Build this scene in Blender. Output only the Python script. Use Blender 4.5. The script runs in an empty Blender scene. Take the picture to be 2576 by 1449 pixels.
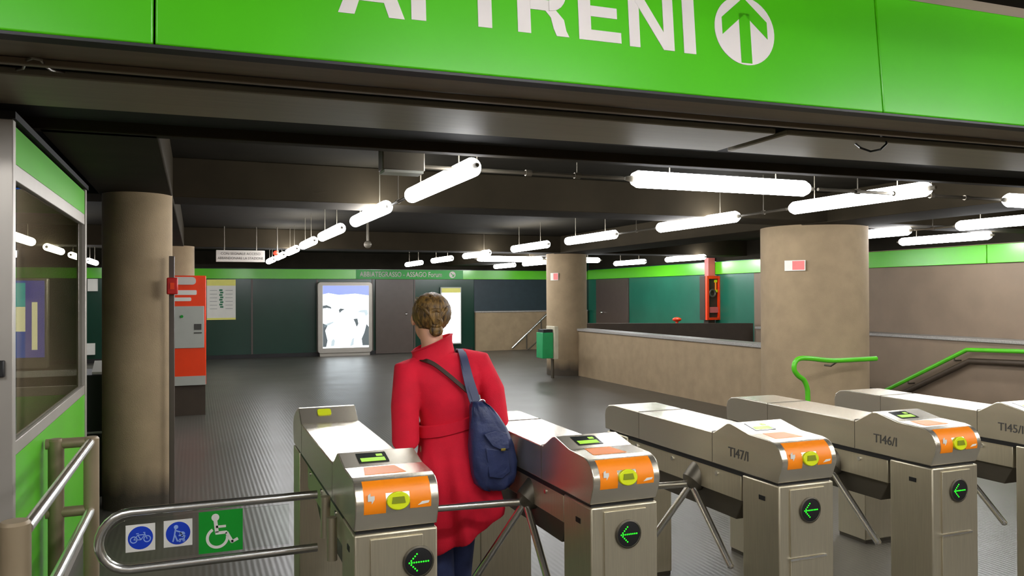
import bpy, bmesh, math, random
from mathutils import Vector, Matrix
random.seed(7)
S = bpy.context.scene
COL = S.collection
PI = math.pi

# ------------------------------------------------------------------ camera
FPX = 2003.0
CX, CY, EYE = 1288.0, 724.5, 1.65
YAW, PIT, ROLL = math.radians(21.7), math.atan(15.5 / FPX), 0.0045
F0 = Vector((math.sin(YAW), math.cos(YAW), 0)); R0 = Vector((math.cos(YAW), -math.sin(YAW), 0)); Z0 = Vector((0, 0, 1))
FW = F0 * math.cos(PIT) + Z0 * math.sin(PIT)
U0 = -F0 * math.sin(PIT) + Z0 * math.cos(PIT)
RT = R0 * math.cos(ROLL) - U0 * math.sin(ROLL)
UP = U0 * math.cos(ROLL) + R0 * math.sin(ROLL)
cam_d = bpy.data.cameras.new('camera'); cam = bpy.data.objects.new('camera', cam_d); COL.objects.link(cam)
cam_d.sensor_width = 36.0; cam_d.lens = 36.0 * FPX / 2576.0; cam_d.clip_start = 0.05; cam_d.clip_end = 200
M = Matrix((RT, UP, -FW)).transposed().to_4x4(); M.translation = Vector((0, 0, EYE)); cam.matrix_world = M
S.camera = cam

def at(x, y, X=None, Y=None, Z=None):
    """measured point: where the sight line through a pixel meets the plane X, Y or Z = const"""
    d = FW + RT * ((x - CX) / FPX) - UP * ((y - CY) / FPX)
    k = X / d.x if X is not None else (Y / d.y if Y is not None else (Z - EYE) / d.z)
    return Vector((d.x * k, d.y * k, EYE + d.z * k))

# ------------------------------------------------------------------ materials
def lin(c):
    c = c / 255.0
    return c / 12.92 if c <= 0.04045 else ((c + 0.055) / 1.055) ** 2.4
def rgb(c): return (lin(c[0]), lin(c[1]), lin(c[2]), 1.0)

def mat(name, col, rough=0.6, metal=0.0, var=0.12, scale=6.0, bump=0.0, bscale=60.0, spec=0.5, coat=0.0, stretch=None, rvar=0.0):
    m = bpy.data.materials.new(name); m.use_nodes = True
    nt = m.node_tree; b = nt.nodes['Principled BSDF']
    b.inputs['Roughness'].default_value = rough; b.inputs['Metallic'].default_value = metal
    b.inputs['Specular IOR Level'].default_value = spec; b.inputs['Coat Weight'].default_value = coat
    tc = nt.nodes.new('ShaderNodeTexCoord'); mp = nt.nodes.new('ShaderNodeMapping')
    nt.links.new(tc.outputs['Object'], mp.inputs['Vector'])
    if stretch: mp.inputs['Scale'].default_value = stretch
    n = nt.nodes.new('ShaderNodeTexNoise'); n.inputs['Scale'].default_value = scale; n.inputs['Detail'].default_value = 5
    nt.links.new(mp.outputs[0], n.inputs['Vector'])
    r = nt.nodes.new('ShaderNodeValToRGB')
    c = rgb(col)
    r.color_ramp.elements[0].position = 0.3; r.color_ramp.elements[1].position = 0.7
    r.color_ramp.elements[0].color = tuple(min(1, v * (1 - var)) for v in c[:3]) + (1,)
    r.color_ramp.elements[1].color = tuple(min(1, v * (1 + var)) for v in c[:3]) + (1,)
    nt.links.new(n.outputs['Fac'], r.inputs[0]); nt.links.new(r.outputs[0], b.inputs['Base Color'])
    if rvar:
        mr = nt.nodes.new('ShaderNodeMapRange'); mr.inputs['To Min'].default_value = rough - rvar; mr.inputs['To Max'].default_value = rough + rvar
        nt.links.new(n.outputs['Fac'], mr.inputs[0]); nt.links.new(mr.outputs[0], b.inputs['Roughness'])
    if bump:
        n2 = nt.nodes.new('ShaderNodeTexNoise'); n2.inputs['Scale'].default_value = bscale; n2.inputs['Detail'].default_value = 4
        nt.links.new(mp.outputs[0], n2.inputs['Vector'])
        bp = nt.nodes.new('ShaderNodeBump'); bp.inputs['Strength'].default_value = bump; bp.inputs['Distance'].default_value = 0.01
        nt.links.new(n2.outputs['Fac'], bp.inputs['Height']); nt.links.new(bp.outputs[0], b.inputs['Normal'])
    return m

def emit(name, col, strength, base=None):
    m = mat(name, base or col, 0.4, var=0.02)
    b = m.node_tree.nodes['Principled BSDF']
    b.inputs['Emission Color'].default_value = rgb(col); b.inputs['Emission Strength'].default_value = strength
    return m

def glass(name, tint, ior=1.5):
    m = bpy.data.materials.new(name); m.use_nodes = True; nt = m.node_tree
    for n in list(nt.nodes): nt.nodes.remove(n)
    o = nt.nodes.new('ShaderNodeOutputMaterial'); mx = nt.nodes.new('ShaderNodeMixShader')
    t = nt.nodes.new('ShaderNodeBsdfTransparent'); g = nt.nodes.new('ShaderNodeBsdfGlossy'); f = nt.nodes.new('ShaderNodeFresnel')
    ns = nt.nodes.new('ShaderNodeTexNoise'); ns.inputs['Scale'].default_value = 3
    mr = nt.nodes.new('ShaderNodeMapRange'); mr.inputs['To Min'].default_value = 0.0; mr.inputs['To Max'].default_value = 0.03
    nt.links.new(ns.outputs['Fac'], mr.inputs[0]); nt.links.new(mr.outputs[0], g.inputs['Roughness'])
    t.inputs['Color'].default_value = tint; f.inputs['IOR'].default_value = ior
    gm = nt.nodes.new('ShaderNodeNewGeometry'); iv = nt.nodes.new('ShaderNodeMath'); iv.operation = 'SUBTRACT'; iv.inputs[0].default_value = 1.0
    ml = nt.nodes.new('ShaderNodeMath'); ml.operation = 'MULTIPLY'     # reflect once per pane, on the face turned to the light path
    nt.links.new(gm.outputs['Backfacing'], iv.inputs[1]); nt.links.new(iv.outputs[0], ml.inputs[0]); nt.links.new(f.outputs[0], ml.inputs[1])
    nt.links.new(ml.outputs[0], mx.inputs[0]); nt.links.new(t.outputs[0], mx.inputs[1]); nt.links.new(g.outputs[0], mx.inputs[2])
    nt.links.new(mx.outputs[0], o.inputs[0])
    return m

MT = {}
MT['concrete'] = mat('beige_plaster', (152, 132, 103), 0.85, var=0.10, scale=5, bump=0.35, bscale=140)
MT['wallbrown'] = mat('brown_wall_panel', (130, 112, 92), 0.6, var=0.08, scale=2.5)
MT['granite'] = mat('grey_stone_cap', (150, 146, 140), 0.45, var=0.25, scale=60)
MT['ceil'] = mat('dark_ceiling_paint', (38, 35, 28), 0.95, var=0.15, scale=3, spec=0.08)
MT['beam'] = mat('dark_beam_paint', (50, 44, 33), 0.9, var=0.12, scale=3, spec=0.1)
MT['soffit'] = mat('soffit_metal_brown', (116, 102, 82), 0.55, var=0.10, scale=4, stretch=(0.4, 6, 6))
MT['groove'] = mat('black_groove', (14, 13, 12), 0.8)
MT['panelgrey'] = mat('soffit_grey_panel', (132, 124, 104), 0.5, var=0.10, scale=4, stretch=(0.5, 8, 8), rvar=0.05)
MT['green'] = mat('green_enamel', (68, 172, 4), 0.34, var=0.05, scale=2, spec=0.5)
MT['greenband'] = mat('green_band_enamel', (88, 190, 24), 0.22, var=0.06, scale=1.5, spec=0.6)
MT['boothgreen'] = mat('green_booth_panel', (98, 196, 48), 0.3, var=0.04, scale=2)
MT['white'] = mat('white_vinyl', (204, 196, 190), 0.5, var=0.03)
MT['paper'] = mat('white_paper', (226, 224, 214), 0.7, var=0.03)
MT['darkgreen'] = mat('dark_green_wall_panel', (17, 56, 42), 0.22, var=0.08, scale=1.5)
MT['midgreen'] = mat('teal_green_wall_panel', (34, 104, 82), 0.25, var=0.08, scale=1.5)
MT['doorbrown'] = mat('brown_door_paint', (84, 73, 66), 0.35, var=0.06)
MT['darkbrown'] = mat('dark_brown_cladding', (62, 50, 36), 0.6, var=0.1)
MT['recess'] = mat('dark_blue_green_wall', (36, 50, 56), 0.5, var=0.1)
MT['steel'] = mat('brushed_stainless_steel', (222, 214, 195), 0.27, 0.88, var=0.012, scale=3)
MT['steelpost'] = mat('satin_stainless_steel', (206, 197, 172), 0.42, 0.9, var=0.06, scale=8, stretch=(30, 30, 1), rvar=0.04)
MT['steeldark'] = mat('dark_cast_housing', (92, 86, 74), 0.45, 0.7, var=0.1)
MT['chrome'] = mat('polished_chrome', (232, 230, 224), 0.27, 1.0, var=0.02)
MT['railpaint'] = mat('taupe_painted_steel', (150, 133, 106), 0.45, 0.2, var=0.06)
MT['alu'] = mat('grey_aluminium_frame', (176, 170, 160), 0.42, 0.5, var=0.04)
MT['black'] = mat('black_plastic', (18, 18, 18), 0.5)
MT['orange'] = mat('orange_label', (255, 140, 10), 0.42, var=0.04)
MT['yellow'] = mat('lime_yellow_plastic', (214, 226, 20), 0.3, var=0.04)
MT['yellowdk'] = mat('olive_yellow_slot', (128, 138, 4), 0.4, var=0.04)
MT['screen'] = mat('dark_display_glass', (40, 46, 44), 0.15)
MT['lcd'] = emit('green_backlit_display', (150, 205, 30), 0.45)
MT['led'] = emit('green_led', (30, 255, 30), 2.0)
MT['lamp'] = emit('fluorescent_diffuser', (250, 250, 252), 34.0)
MT['lampcap'] = mat('lamp_end_grey', (120, 114, 100), 0.5, 0.3)
MT['pipe'] = mat('galvanised_conduit', (110, 104, 92), 0.45, 0.6)
MT['red'] = mat('red_plastic', (190, 24, 22), 0.4)
MT['redorange'] = mat('orange_red_enamel', (246, 66, 14), 0.35, var=0.03)
MT['machgrey'] = mat('light_grey_enamel', (176, 178, 168), 0.4, var=0.03)
MT['signpink'] = mat('faded_red_print', (222, 112, 108), 0.5, var=0.05)
MT['yellowp'] = mat('pale_yellow_print', (232, 226, 120), 0.6, var=0.04)
MT['printgrey'] = mat('grey_print', (150, 152, 146), 0.6)
MT['printgreen'] = mat('green_print', (50, 120, 84), 0.6)
MT['ink'] = mat('dark_print', (70, 68, 62), 0.6)
MT['blue'] = mat('blue_disc_print', (18, 62, 190), 0.4)
MT['wheelgreen'] = mat('signal_green_print', (10, 152, 40), 0.4, var=0.03)
MT['iconblue'] = mat('pale_blue_print', (150, 180, 236), 0.5)
MT['bingreen'] = mat('bin_green', (24, 150, 84), 0.4)
MT['binbeige'] = mat('bin_beige', (190, 182, 156), 0.5)
MT['handgreen'] = mat('green_handrail_paint', (84, 186, 30), 0.32, var=0.05)
MT['glass'] = glass('booth_window_glass', (0.80, 0.80, 0.74, 1))
MT['acrylic'] = glass('clear_acrylic', (0.93, 0.95, 0.93, 1), 1.35)
MT['adwhite'] = emit('backlit_white_print', (240, 250, 255), 1.6)
MT['adblue'] = emit('backlit_lavender_print', (150, 165, 235), 0.55)
MT['adgrey'] = emit('backlit_grey_print', (110, 120, 124), 0.22)
MT['adsoft'] = emit('backlit_pale_print', (190, 204, 210), 0.6)
MT['addeep'] = emit('backlit_blue_print', (40, 90, 200), 0.8)
MT['adteal'] = emit('backlit_teal_print', (60, 190, 196), 0.8)
MT['adcream'] = emit('backlit_cream_print', (240, 236, 200), 1.1)
MT['adpurple'] = emit('backlit_violet_print', (96, 96, 190), 0.7)
MT['signlit'] = mat('white_sign_face', (206, 200, 190), 0.5, var=0.03)
MT['redlight'] = emit('red_signal_light', (255, 60, 40), 1.5)
MT['skin'] = mat('skin', (214, 160, 128), 0.5, var=0.05, scale=10)
MT['coat'] = mat('red_wool', (222, 16, 48), 0.85, var=0.10, scale=9, bump=0.25, bscale=300)
MT['denim'] = mat('blue_denim', (44, 54, 92), 0.85, var=0.25, scale=14, bump=0.2, bscale=300)
MT['bag'] = mat('navy_soft_leather', (44, 54, 92), 0.42, var=0.2, scale=12, bump=1.0, bscale=13)
MT['strapblue'] = mat('slate_blue_strap', (70, 76, 104), 0.5, var=0.08)
MT['strapbrown'] = mat('dark_brown_strap', (58, 38, 26), 0.6, var=0.08)
MT['gold'] = mat('brass_buckle', (200, 180, 90), 0.3, 0.9)
MT['shoe'] = mat('dark_shoe_leather', (36, 30, 28), 0.5)
MT['eye'] = mat('eye_white', (232, 228, 222), 0.2)

def hair_mat():
    m = mat('brown_hair', (96, 70, 34), 0.5, var=0.0)
    nt = m.node_tree; b = nt.nodes['Principled BSDF']
    w = nt.nodes.new('ShaderNodeTexNoise'); w.inputs['Scale'].default_value = 26; w.inputs['Detail'].default_value = 6
    tc = nt.nodes.new('ShaderNodeTexCoord'); mp = nt.nodes.new('ShaderNodeMapping'); mp.inputs['Scale'].default_value = (3.0, 3.0, 0.5)
    nt.links.new(tc.outputs['Object'], mp.inputs[0]); nt.links.new(mp.outputs[0], w.inputs['Vector'])
    r = nt.nodes.new('ShaderNodeValToRGB'); e = r.color_ramp.elements
    e[0].position = 0.33; e[0].color = rgb((44, 30, 13)); e[1].position = 0.68; e[1].color = rgb((142, 108, 52))
    nt.links.new(w.outputs['Fac'], r.inputs[0]); nt.links.new(r.outputs[0], b.inputs['Base Color'])
    bp = nt.nodes.new('ShaderNodeBump'); bp.inputs['Strength'].default_value = 0.6; bp.inputs['Distance'].default_value = 0.01
    nt.links.new(w.outputs['Fac'], bp.inputs['Height']); nt.links.new(bp.outputs[0], b.inputs['Normal'])
    return m
MT['hair'] = hair_mat()

def floor_mat():
    m = mat('grey_ribbed_rubber', (76, 73, 65), 0.36, var=0.14, scale=1.3, rvar=0.07)
    nt = m.node_tree; b = nt.nodes['Principled BSDF']
    tc = nt.nodes.new('ShaderNodeTexCoord'); w = nt.nodes.new('ShaderNodeTexWave')
    w.bands_direction = 'X'; w.inputs['Scale'].default_value = 9.0; w.inputs['Distortion'].default_value = 0.0
    nt.links.new(tc.outputs['Object'], w.inputs['Vector'])
    bp = nt.nodes.new('ShaderNodeBump'); bp.inputs['Strength'].default_value = 0.10; bp.inputs['Distance'].default_value = 0.006
    nt.links.new(w.outputs['Fac'], bp.inputs['Height']); nt.links.new(bp.outputs[0], b.inputs['Normal'])
    return m
MT['floor'] = floor_mat()

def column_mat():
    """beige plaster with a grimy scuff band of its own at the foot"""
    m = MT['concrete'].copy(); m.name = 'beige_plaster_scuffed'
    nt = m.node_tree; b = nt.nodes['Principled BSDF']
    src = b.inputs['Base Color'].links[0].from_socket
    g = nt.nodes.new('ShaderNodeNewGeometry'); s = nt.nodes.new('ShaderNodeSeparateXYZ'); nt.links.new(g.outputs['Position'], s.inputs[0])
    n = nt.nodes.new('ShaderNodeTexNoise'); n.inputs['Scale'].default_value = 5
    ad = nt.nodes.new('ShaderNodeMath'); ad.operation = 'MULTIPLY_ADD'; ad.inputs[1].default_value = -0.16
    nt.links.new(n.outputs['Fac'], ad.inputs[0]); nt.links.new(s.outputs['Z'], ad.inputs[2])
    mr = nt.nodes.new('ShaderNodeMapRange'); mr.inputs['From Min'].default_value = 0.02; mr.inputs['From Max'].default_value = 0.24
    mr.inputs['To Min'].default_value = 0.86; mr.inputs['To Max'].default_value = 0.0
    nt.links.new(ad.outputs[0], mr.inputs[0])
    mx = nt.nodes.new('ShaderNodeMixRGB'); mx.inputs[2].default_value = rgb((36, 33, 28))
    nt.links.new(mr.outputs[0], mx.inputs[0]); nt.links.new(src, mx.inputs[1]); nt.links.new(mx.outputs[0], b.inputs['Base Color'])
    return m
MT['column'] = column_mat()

# ------------------------------------------------------------------ mesh helpers
def wloc(o):
    v = Vector((0, 0, 0))
    while o is not None: v = v + o.location; o = o.parent
    return v

class MB:
    def __init__(s): s.v = []; s.f = []
    def add(s, vs, fs):
        k = len(s.v); s.v += [Vector(v) for v in vs]; s.f += [tuple(i + k for i in f) for f in fs]; return s
    def box(s, x0, x1, y0, y1, z0, z1):
        return s.add([(x0,y0,z0),(x1,y0,z0),(x1,y1,z0),(x0,y1,z0),(x0,y0,z1),(x1,y0,z1),(x1,y1,z1),(x0,y1,z1)],
                     [(3,2,1,0),(4,5,6,7),(0,1,5,4),(1,2,6,5),(2,3,7,6),(3,0,4,7)])
    def bar(s, a, b, n, w, h):
        """rectangular bar from a to b; n = normal direction, w across, h along n"""
        a, b, n = Vector(a), Vector(b), Vector(n).normalized(); d = (b - a).normalized(); t = d.cross(n).normalized()
        vs = [p + t * (w / 2 * i) + n * (h / 2 * j) for p in (a, b) for i, j in ((-1,-1),(1,-1),(1,1),(-1,1))]
        return s.add(vs, [(0,1,2,3),(7,6,5,4),(0,4,5,1),(1,5,6,2),(2,6,7,3),(3,7,4,0)])
    def prism(s, poly, O, u, v, n):
        """polygon (a,b) -> O + a*u + b*v, pushed along n"""
        O, u, v, n = Vector(O), Vector(u), Vector(v), Vector(n); k = len(poly)
        p = [O + u * a + v * b for a, b in poly]
        return s.add(p + [q + n for q in p], [tuple(range(k))[::-1], tuple(range(k, 2*k))] + [(i, (i+1) % k, k + (i+1) % k, k + i) for i in range(k)])
    def loft(s, rings, cap=True, closed=False):
        k = len(rings[0]); vs = [p for r in rings for p in r]; fs = []; m = len(rings)
        for i in range(m if closed else m - 1):
            j = (i + 1) % m
            for a in range(k):
                b = (a + 1) % k; fs.append((i*k+a, i*k+b, j*k+b, j*k+a))
        if cap and not closed: fs += [tuple(range(k))[::-1], tuple(range((m-1)*k, m*k))]
        return s.add(vs, fs)
    def tube(s, path, r, n=12, closed=False, flat=None):
        P = [Vector(p) for p in path]; m = len(P); rings = []; nor = None
        for i, p in enumerate(P):
            a = P[(i-1) % m] if (closed or i) else p; b = P[(i+1) % m] if (closed or i < m-1) else p
            t = (b - a).normalized()
            if nor is None:
                nor = Vector(flat) if flat else (Vector((0,0,1)) if abs(t.z) < 0.9 else Vector((1,0,0)))
            nor = (nor - t * nor.dot(t)).normalized(); q = t.cross(nor)
            rr = r[i] if isinstance(r, (list, tuple)) else r
            rings.append([p + nor * (math.cos(2*PI*k/n) * rr) + q * (math.sin(2*PI*k/n) * rr) for k in range(n)])
        return s.loft(rings, True, closed)
    def ribbon(s, path, w, h, nors):
        """flat strap: normals given per point"""
        P = [Vector(p) for p in path]; m = len(P); rings = []
        for i, p in enumerate(P):
            t = (P[min(i+1, m-1)] - P[max(i-1, 0)]).normalized(); n = Vector(nors[i]); n = (n - t * n.dot(t)).normalized(); q = t.cross(n)
            rings.append([p + q*w/2 - n*h/2, p - q*w/2 - n*h/2, p - q*w/2 + n*h/2, p + q*w/2 + n*h/2])
        return s.loft(rings)
    def lathe(s, prof, c, n=40, axis='z'):
        c = Vector(c); rings = []
        for r, h in prof:
            ring = []
            for k in range(n):
                a = 2*PI*k/n; x, y = math.cos(a)*r, math.sin(a)*r
                ring.append(c + (Vector((x, y, h)) if axis == 'z' else (Vector((x, -h, y)) if axis == '-y' else Vector((h, x, y)))))
            rings.append(ring)
        return s.loft(rings)
    def ball(s, c, r, n=20, m=12, M3=None):
        c = Vector(c); r = r if isinstance(r, (list, tuple)) else (r, r, r); vs = [(0, 0, -1)]; fs = []
        for i in range(1, m):
            t = -PI/2 + PI*i/m
            vs += [(math.cos(t)*math.cos(2*PI*k/n), math.cos(t)*math.sin(2*PI*k/n), math.sin(t)) for k in range(n)]
        vs.append((0, 0, 1)); L = len(vs) - 1
        for k in range(n):
            fs.append((0, 1 + (k+1) % n, 1 + k)); fs.append((L, L - n + k, L - n + (k+1) % n))
            for i in range(m - 2): a, b = 1 + i*n + k, 1 + i*n + (k+1) % n; fs.append((a, b, b + n, a + n))
        o = []
        for v in vs:
            w = Vector((v[0]*r[0], v[1]*r[1], v[2]*r[2])); o.append(c + (M3 @ w if M3 else w))
        return s.add(o, fs)
    def mesh(s, name, m, off=Vector((0,0,0))):
        me = bpy.data.meshes.new(name); me.from_pydata([v - off for v in s.v], [], s.f)
        bm = bmesh.new(); bm.from_mesh(me); bmesh.ops.recalc_face_normals(bm, faces=bm.faces); bm.to_mesh(me); bm.free()
        me.materials.append(m); return me
    def build(s, name, m, parent=None, bevel=0.0, smooth=True, ang=35, local=False):
        if isinstance(m, str): m = MT[m]
        me = s.mesh(name, m, Vector((0,0,0)) if (local or parent is None) else wloc(parent))
        o = bpy.data.objects.new(name, me); COL.objects.link(o)
        if parent is not None: o.parent = parent
        if smooth:
            me.polygons.foreach_set('use_smooth', [True] * len(me.polygons)); me.set_sharp_from_angle(angle=math.radians(ang))
        if bevel:
            b = o.modifiers.new('bevel', 'BEVEL'); b.width = bevel; b.segments = 2; b.limit_method = 'ANGLE'; b.angle_limit = math.radians(40)
        return o

def tag(o, label, cat, group=None, kind=None):
    if label: o['label'] = label
    if cat: o['category'] = cat
    if group: o['group'] = group
    if kind: o['kind'] = kind
    return o
def thing(name, label, cat, loc=(0,0,0), group=None):
    o = bpy.data.objects.new(name, None); COL.objects.link(o); o.location = loc; o.empty_display_size = 0.1
    return tag(o, label, cat, group)
def struct(name, mb, m, bevel=0.0, label=None, **k):
    o = mb.build(name, m, None, bevel, **k); o['kind'] = 'structure'
    if label: o['label'] = label
    return o
def dup(root, loc, label=None, group=None):
    c = root.copy(); COL.objects.link(c); c.location = loc
    if label: c['label'] = label
    if group: c['group'] = group
    for ch in [o for o in bpy.data.objects if o.parent == root]:
        d = ch.copy(); COL.objects.link(d); d.parent = c
        for g in [o for o in bpy.data.objects if o.parent == ch]:
            e = g.copy(); COL.objects.link(e); e.parent = d
    return c
def text(name, body, size, O, u, v, m, parent, bold=0.0, depth=0.002, align='LEFT', xs=1.0):
    """lettering as a mesh lying on the plane (u, v) through O"""
    cu = bpy.data.curves.new('tmp', 'FONT'); cu.body = body; cu.size = size; cu.offset = bold; cu.align_x = align; cu.resolution_u = 4
    to = bpy.data.objects.new('tmp', cu); me = bpy.data.meshes.new_from_object(to)
    u, v, O = Vector(u), Vector(v), Vector(O); n = u.cross(v).normalized(); off = wloc(parent) if parent else Vector((0,0,0))
    bm = bmesh.new(); bm.from_mesh(me); 
    ex = bmesh.ops.extrude_face_region(bm, geom=bm.faces[:])
    for q in ex['geom']:
        if isinstance(q, bmesh.types.BMVert): q.co.z += depth
    for q in bm.verts: q.co = O + u * (q.co.x * xs) + v * q.co.y + n * q.co.z - off
    bmesh.ops.recalc_face_normals(bm, faces=bm.faces); bm.to_mesh(me); bm.free()
    bpy.data.objects.remove(to); bpy.data.curves.remove(cu)
    me.materials.clear(); me.materials.append(MT[m]); me.name = name
    o = bpy.data.objects.new(name, me); COL.objects.link(o)
    if parent: o.parent = parent
    return o
def ellipse(cx, cy, rx, ry, n=24): return [(cx + rx*math.cos(2*PI*k/n), cy + ry*math.sin(2*PI*k/n)) for k in range(n)]
def rrect(x0, x1, y0, y1, r, n=5):
    p = []
    for cx, cy, a in ((x1-r, y1-r, 0), (x0+r, y1-r, PI/2), (x0+r, y0+r, PI), (x1-r, y0+r, 3*PI/2)):
        p += [(cx + r*math.cos(a + PI/2*k/n), cy + r*math.sin(a + PI/2*k/n)) for k in range(n + 1)]
    return p
XU, YU, ZU = Vector((1,0,0)), Vector((0,1,0)), Vector((0,0,1))

# ------------------------------------------------------------------ the setting
XR, YB, XL, YF = 11.3, 22.0, -5.5, -7.5
HX0, HX1, HY0, HY1 = 7.45, 10.9, 8.7, 13.2          # stairwell opening
fl = MB()
for a in ((XL, XR, YF, HY0), (XL, HX0, HY0, HY1), (HX1, XR, HY0, HY1), (XL, XR, HY1, YB)): fl.box(*a, -0.25, 0.0)
struct('floor', fl, 'floor')
ZC = 2.80
struct('ceiling', MB().box(XL, XR, 4.3, YB, ZC, ZC + 0.1), 'ceil')
struct('ceiling', MB().box(XL, XR, YF, 2.9, 3.06, 3.16), 'ceil')
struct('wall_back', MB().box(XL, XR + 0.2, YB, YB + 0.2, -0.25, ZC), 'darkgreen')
struct('wall_left', MB().box(XL - 0.2, XL, YF, YB + 0.2, -0.25, 3.2), 'wallbrown')
struct('wall_front', MB().box(XL - 0.2, XR + 0.2, YF - 0.2, YF, -0.25, 3.2), 'concrete')
yg0, yg1, yd0, yd1 = at(1897, 750, X=XR).y, at(1590, 750, X=XR).y, at(1583, 750, X=XR).y, at(1503, 750, X=XR).y
struct('wall_right', MB().box(XR, XR + 0.2, YF, yg0, -2.9, 3.2), 'wallbrown')
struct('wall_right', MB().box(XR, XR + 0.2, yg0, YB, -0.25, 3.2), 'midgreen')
# beams
struct('beam', MB().box(-0.70, -0.17, 4.36, YB, 2.45, ZC), 'beam', 0.01)
struct('beam', MB().box(6.75, 7.6, 4.38, YB, 2.46, ZC), 'beam', 0.01)
for y0, y1 in ((7.15, 7.75), (14.35, 14.95)):
    struct('beam', MB().box(XL, XR, y0, y1, 2.47, ZC), 'beam', 0.01)
# columns
def column(cx, cy, r, z1):
    struct('column', MB().lathe([(r, 0.0), (r, z1)], (cx, cy, 0), 64), 'column')
column(-0.425, 7.0, 0.255, 2.46); column(-0.30, 14.2, 0.29, 2.46)
column(7.12, 14.85, 0.415, 2.47); column(7.27, 7.95, 0.64, 2.47)
# stairwell parapet, far slab and wall ledge
struct('wall_stairwell', MB().box(7.18, 7.44, 8.4, 14.6, -2.9, 0.90), 'concrete', 0.01)
struct('trim_1', MB().box(7.15, 7.47, 8.4, 14.6, 0.901, 0.95), 'granite', 0.008)
sl = MB().prism([(7.5, 15.9), (11.15, 14.0), (11.2, 14.15), (7.55, 16.05)], (0, 0, 0.0), XU, YU, (0, 0, 1.0))
struct('wall_stairwell_end', sl, 'darkbrown')
struct('wall_ledge', MB().box(10.9, 11.29, 4.0, 13.6, -2.9, 0.90), 'wallbrown')
struct('trim_2', MB().box(10.87, 11.295, 4.0, 13.6, 0.901, 0.95), 'granite', 0.008)
struct('wall_stairwell_bottom', MB().box(7.44, 10.9, 13.2, 13.3, -2.9, -0.25), 'wallbrown')
st = MB()
for k in range(15): st.box(7.45, 10.89, 8.7 + 0.3*k, 9.0 + 0.3*k, -2.9, -0.155*(k+1))
struct('staircase', st, 'granite')
# green bands round the hall
bn = MB()
b1 = at(2482, 640, X=XR - 0.06).y
ob = struct('trim_3', MB().box(XR - 0.06, XR - 0.001, b1 + 0.006, YB - 0.07, 2.09, 2.375), 'greenband', 0.006)
struct('trim_4', MB().box(XR - 0.06, XR - 0.001, 2.95, b1 - 0.006, 2.09, 2.375), 'greenband', 0.006)
struct('trim_5', MB().box(XL + 0.001, XR - 0.07, YB - 0.07, YB - 0.001, 2.085, 2.345), 'greenband', 0.006)
struct('trim_6', MB().box(XL + 0.001, XR - 0.07, YB - 0.03, YB - 0.001, 2.36, ZC - 0.001), 'ceil')
struct('trim_7', MB().box(XR - 0.03, XR - 0.001, 2.95, YB - 0.07, 2.39, ZC - 0.001), 'ceil')
# back wall joints, doors and the stair recess
for i, px in enumerate((634, 770 + 28, 937, 1043)):
    p = at(px, 800, Y=YB - 0.01)
    struct('trim_%d' % (8 + i), MB().box(p.x - 0.02, p.x + 0.02, YB - 0.015, YB - 0.001, 0.1, 2.08), 'doorbrown')
struct('baseboard_back', MB().box(XL + 0.01, 7.5, YB - 0.03, YB - 0.001, 0.001, 0.10), 'black')
p0, p1 = at(945, 800, Y=YB - 0.04).x, at(1040, 800, Y=YB - 0.04).x
d = struct('door_1', MB().box(p0, p1, YB - 0.05, YB - 0.035, 0.01, 2.075), 'doorbrown', 0.004)
h = at(1022, 790, Y=YB - 0.06)
MB().ball(h, 0.035).build('door_handle', 'chrome', d)
d = struct('door_2', MB().box(XR - 0.05, XR - 0.001, yd0, yd1, 0.01, 2.08), 'doorbrown', 0.004)
h = at(1514, 786, X=XR - 0.08)
MB().ball(h, 0.05).build('door_handle', 'chrome', d)
struct('wall_stair_recess', MB().box(7.56, 11.2, YB - 0.02, YB - 0.001, 1.16, 2.085), 'recess')
struct('wall_stair_beside', MB().box(7.57, 11.2, YB - 0.12, YB - 0.021, 0.001, 1.12), 'concrete')
struct('trim_12', MB().box(7.56, 11.2, YB - 0.14, YB - 0.021, 1.121, 1.16), 'granite')

# ------------------------------------------------------------------ portal above the gates
SL = -0.031
pu = Vector((1, SL, 0)).normalized(); pv = Vector((-pu.y, pu.x, 0))
PO = Vector((1.5, 0, 0))
def pb(v0, v1, z0, z1, u0=-6.9, u1=9.7, mb=None):
    mb = mb or MB()
    vs = [PO + pu*u + pv*v + ZU*z for z in (z0, z1) for u, v in ((u0, v0), (u1, v0), (u1, v1), (u0, v1))]
    return mb.add(vs, [(3,2,1,0),(4,5,6,7),(0,1,5,4),(1,2,6,5),(2,3,7,6),(3,0,4,7)])
struct('beam_portal', pb(2.76, 3.02, 2.45, 2.49), 'soffit', 0.004)
struct('beam_portal', pb(2.80, 2.95, 2.495, 2.52), 'groove')
struct('beam_portal', pb(3.0, 3.03, 2.425, 2.449), 'soffit', 0.004)
struct('ceiling_portal', pb(2.9, 4.37, 2.60, 3.15), 'groove')
us = at(1925, 350, Z=2.45); us = (us - PO).dot(pu)
struct('beam_portal', pb(3.26, 3.77, 2.45, 2.48, -6.9, us - 0.035), 'panelgrey', 0.006)
struct('beam_portal', pb(3.26, 3.77, 2.45, 2.48, us + 0.035, 9.7), 'panelgrey', 0.006)
struct('beam_portal', pb(3.80, 4.26, 2.50, 2.55), 'groove')
struct('beam_portal', pb(4.28, 4.37, 2.45, 2.599), 'beam', 0.006)

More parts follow.
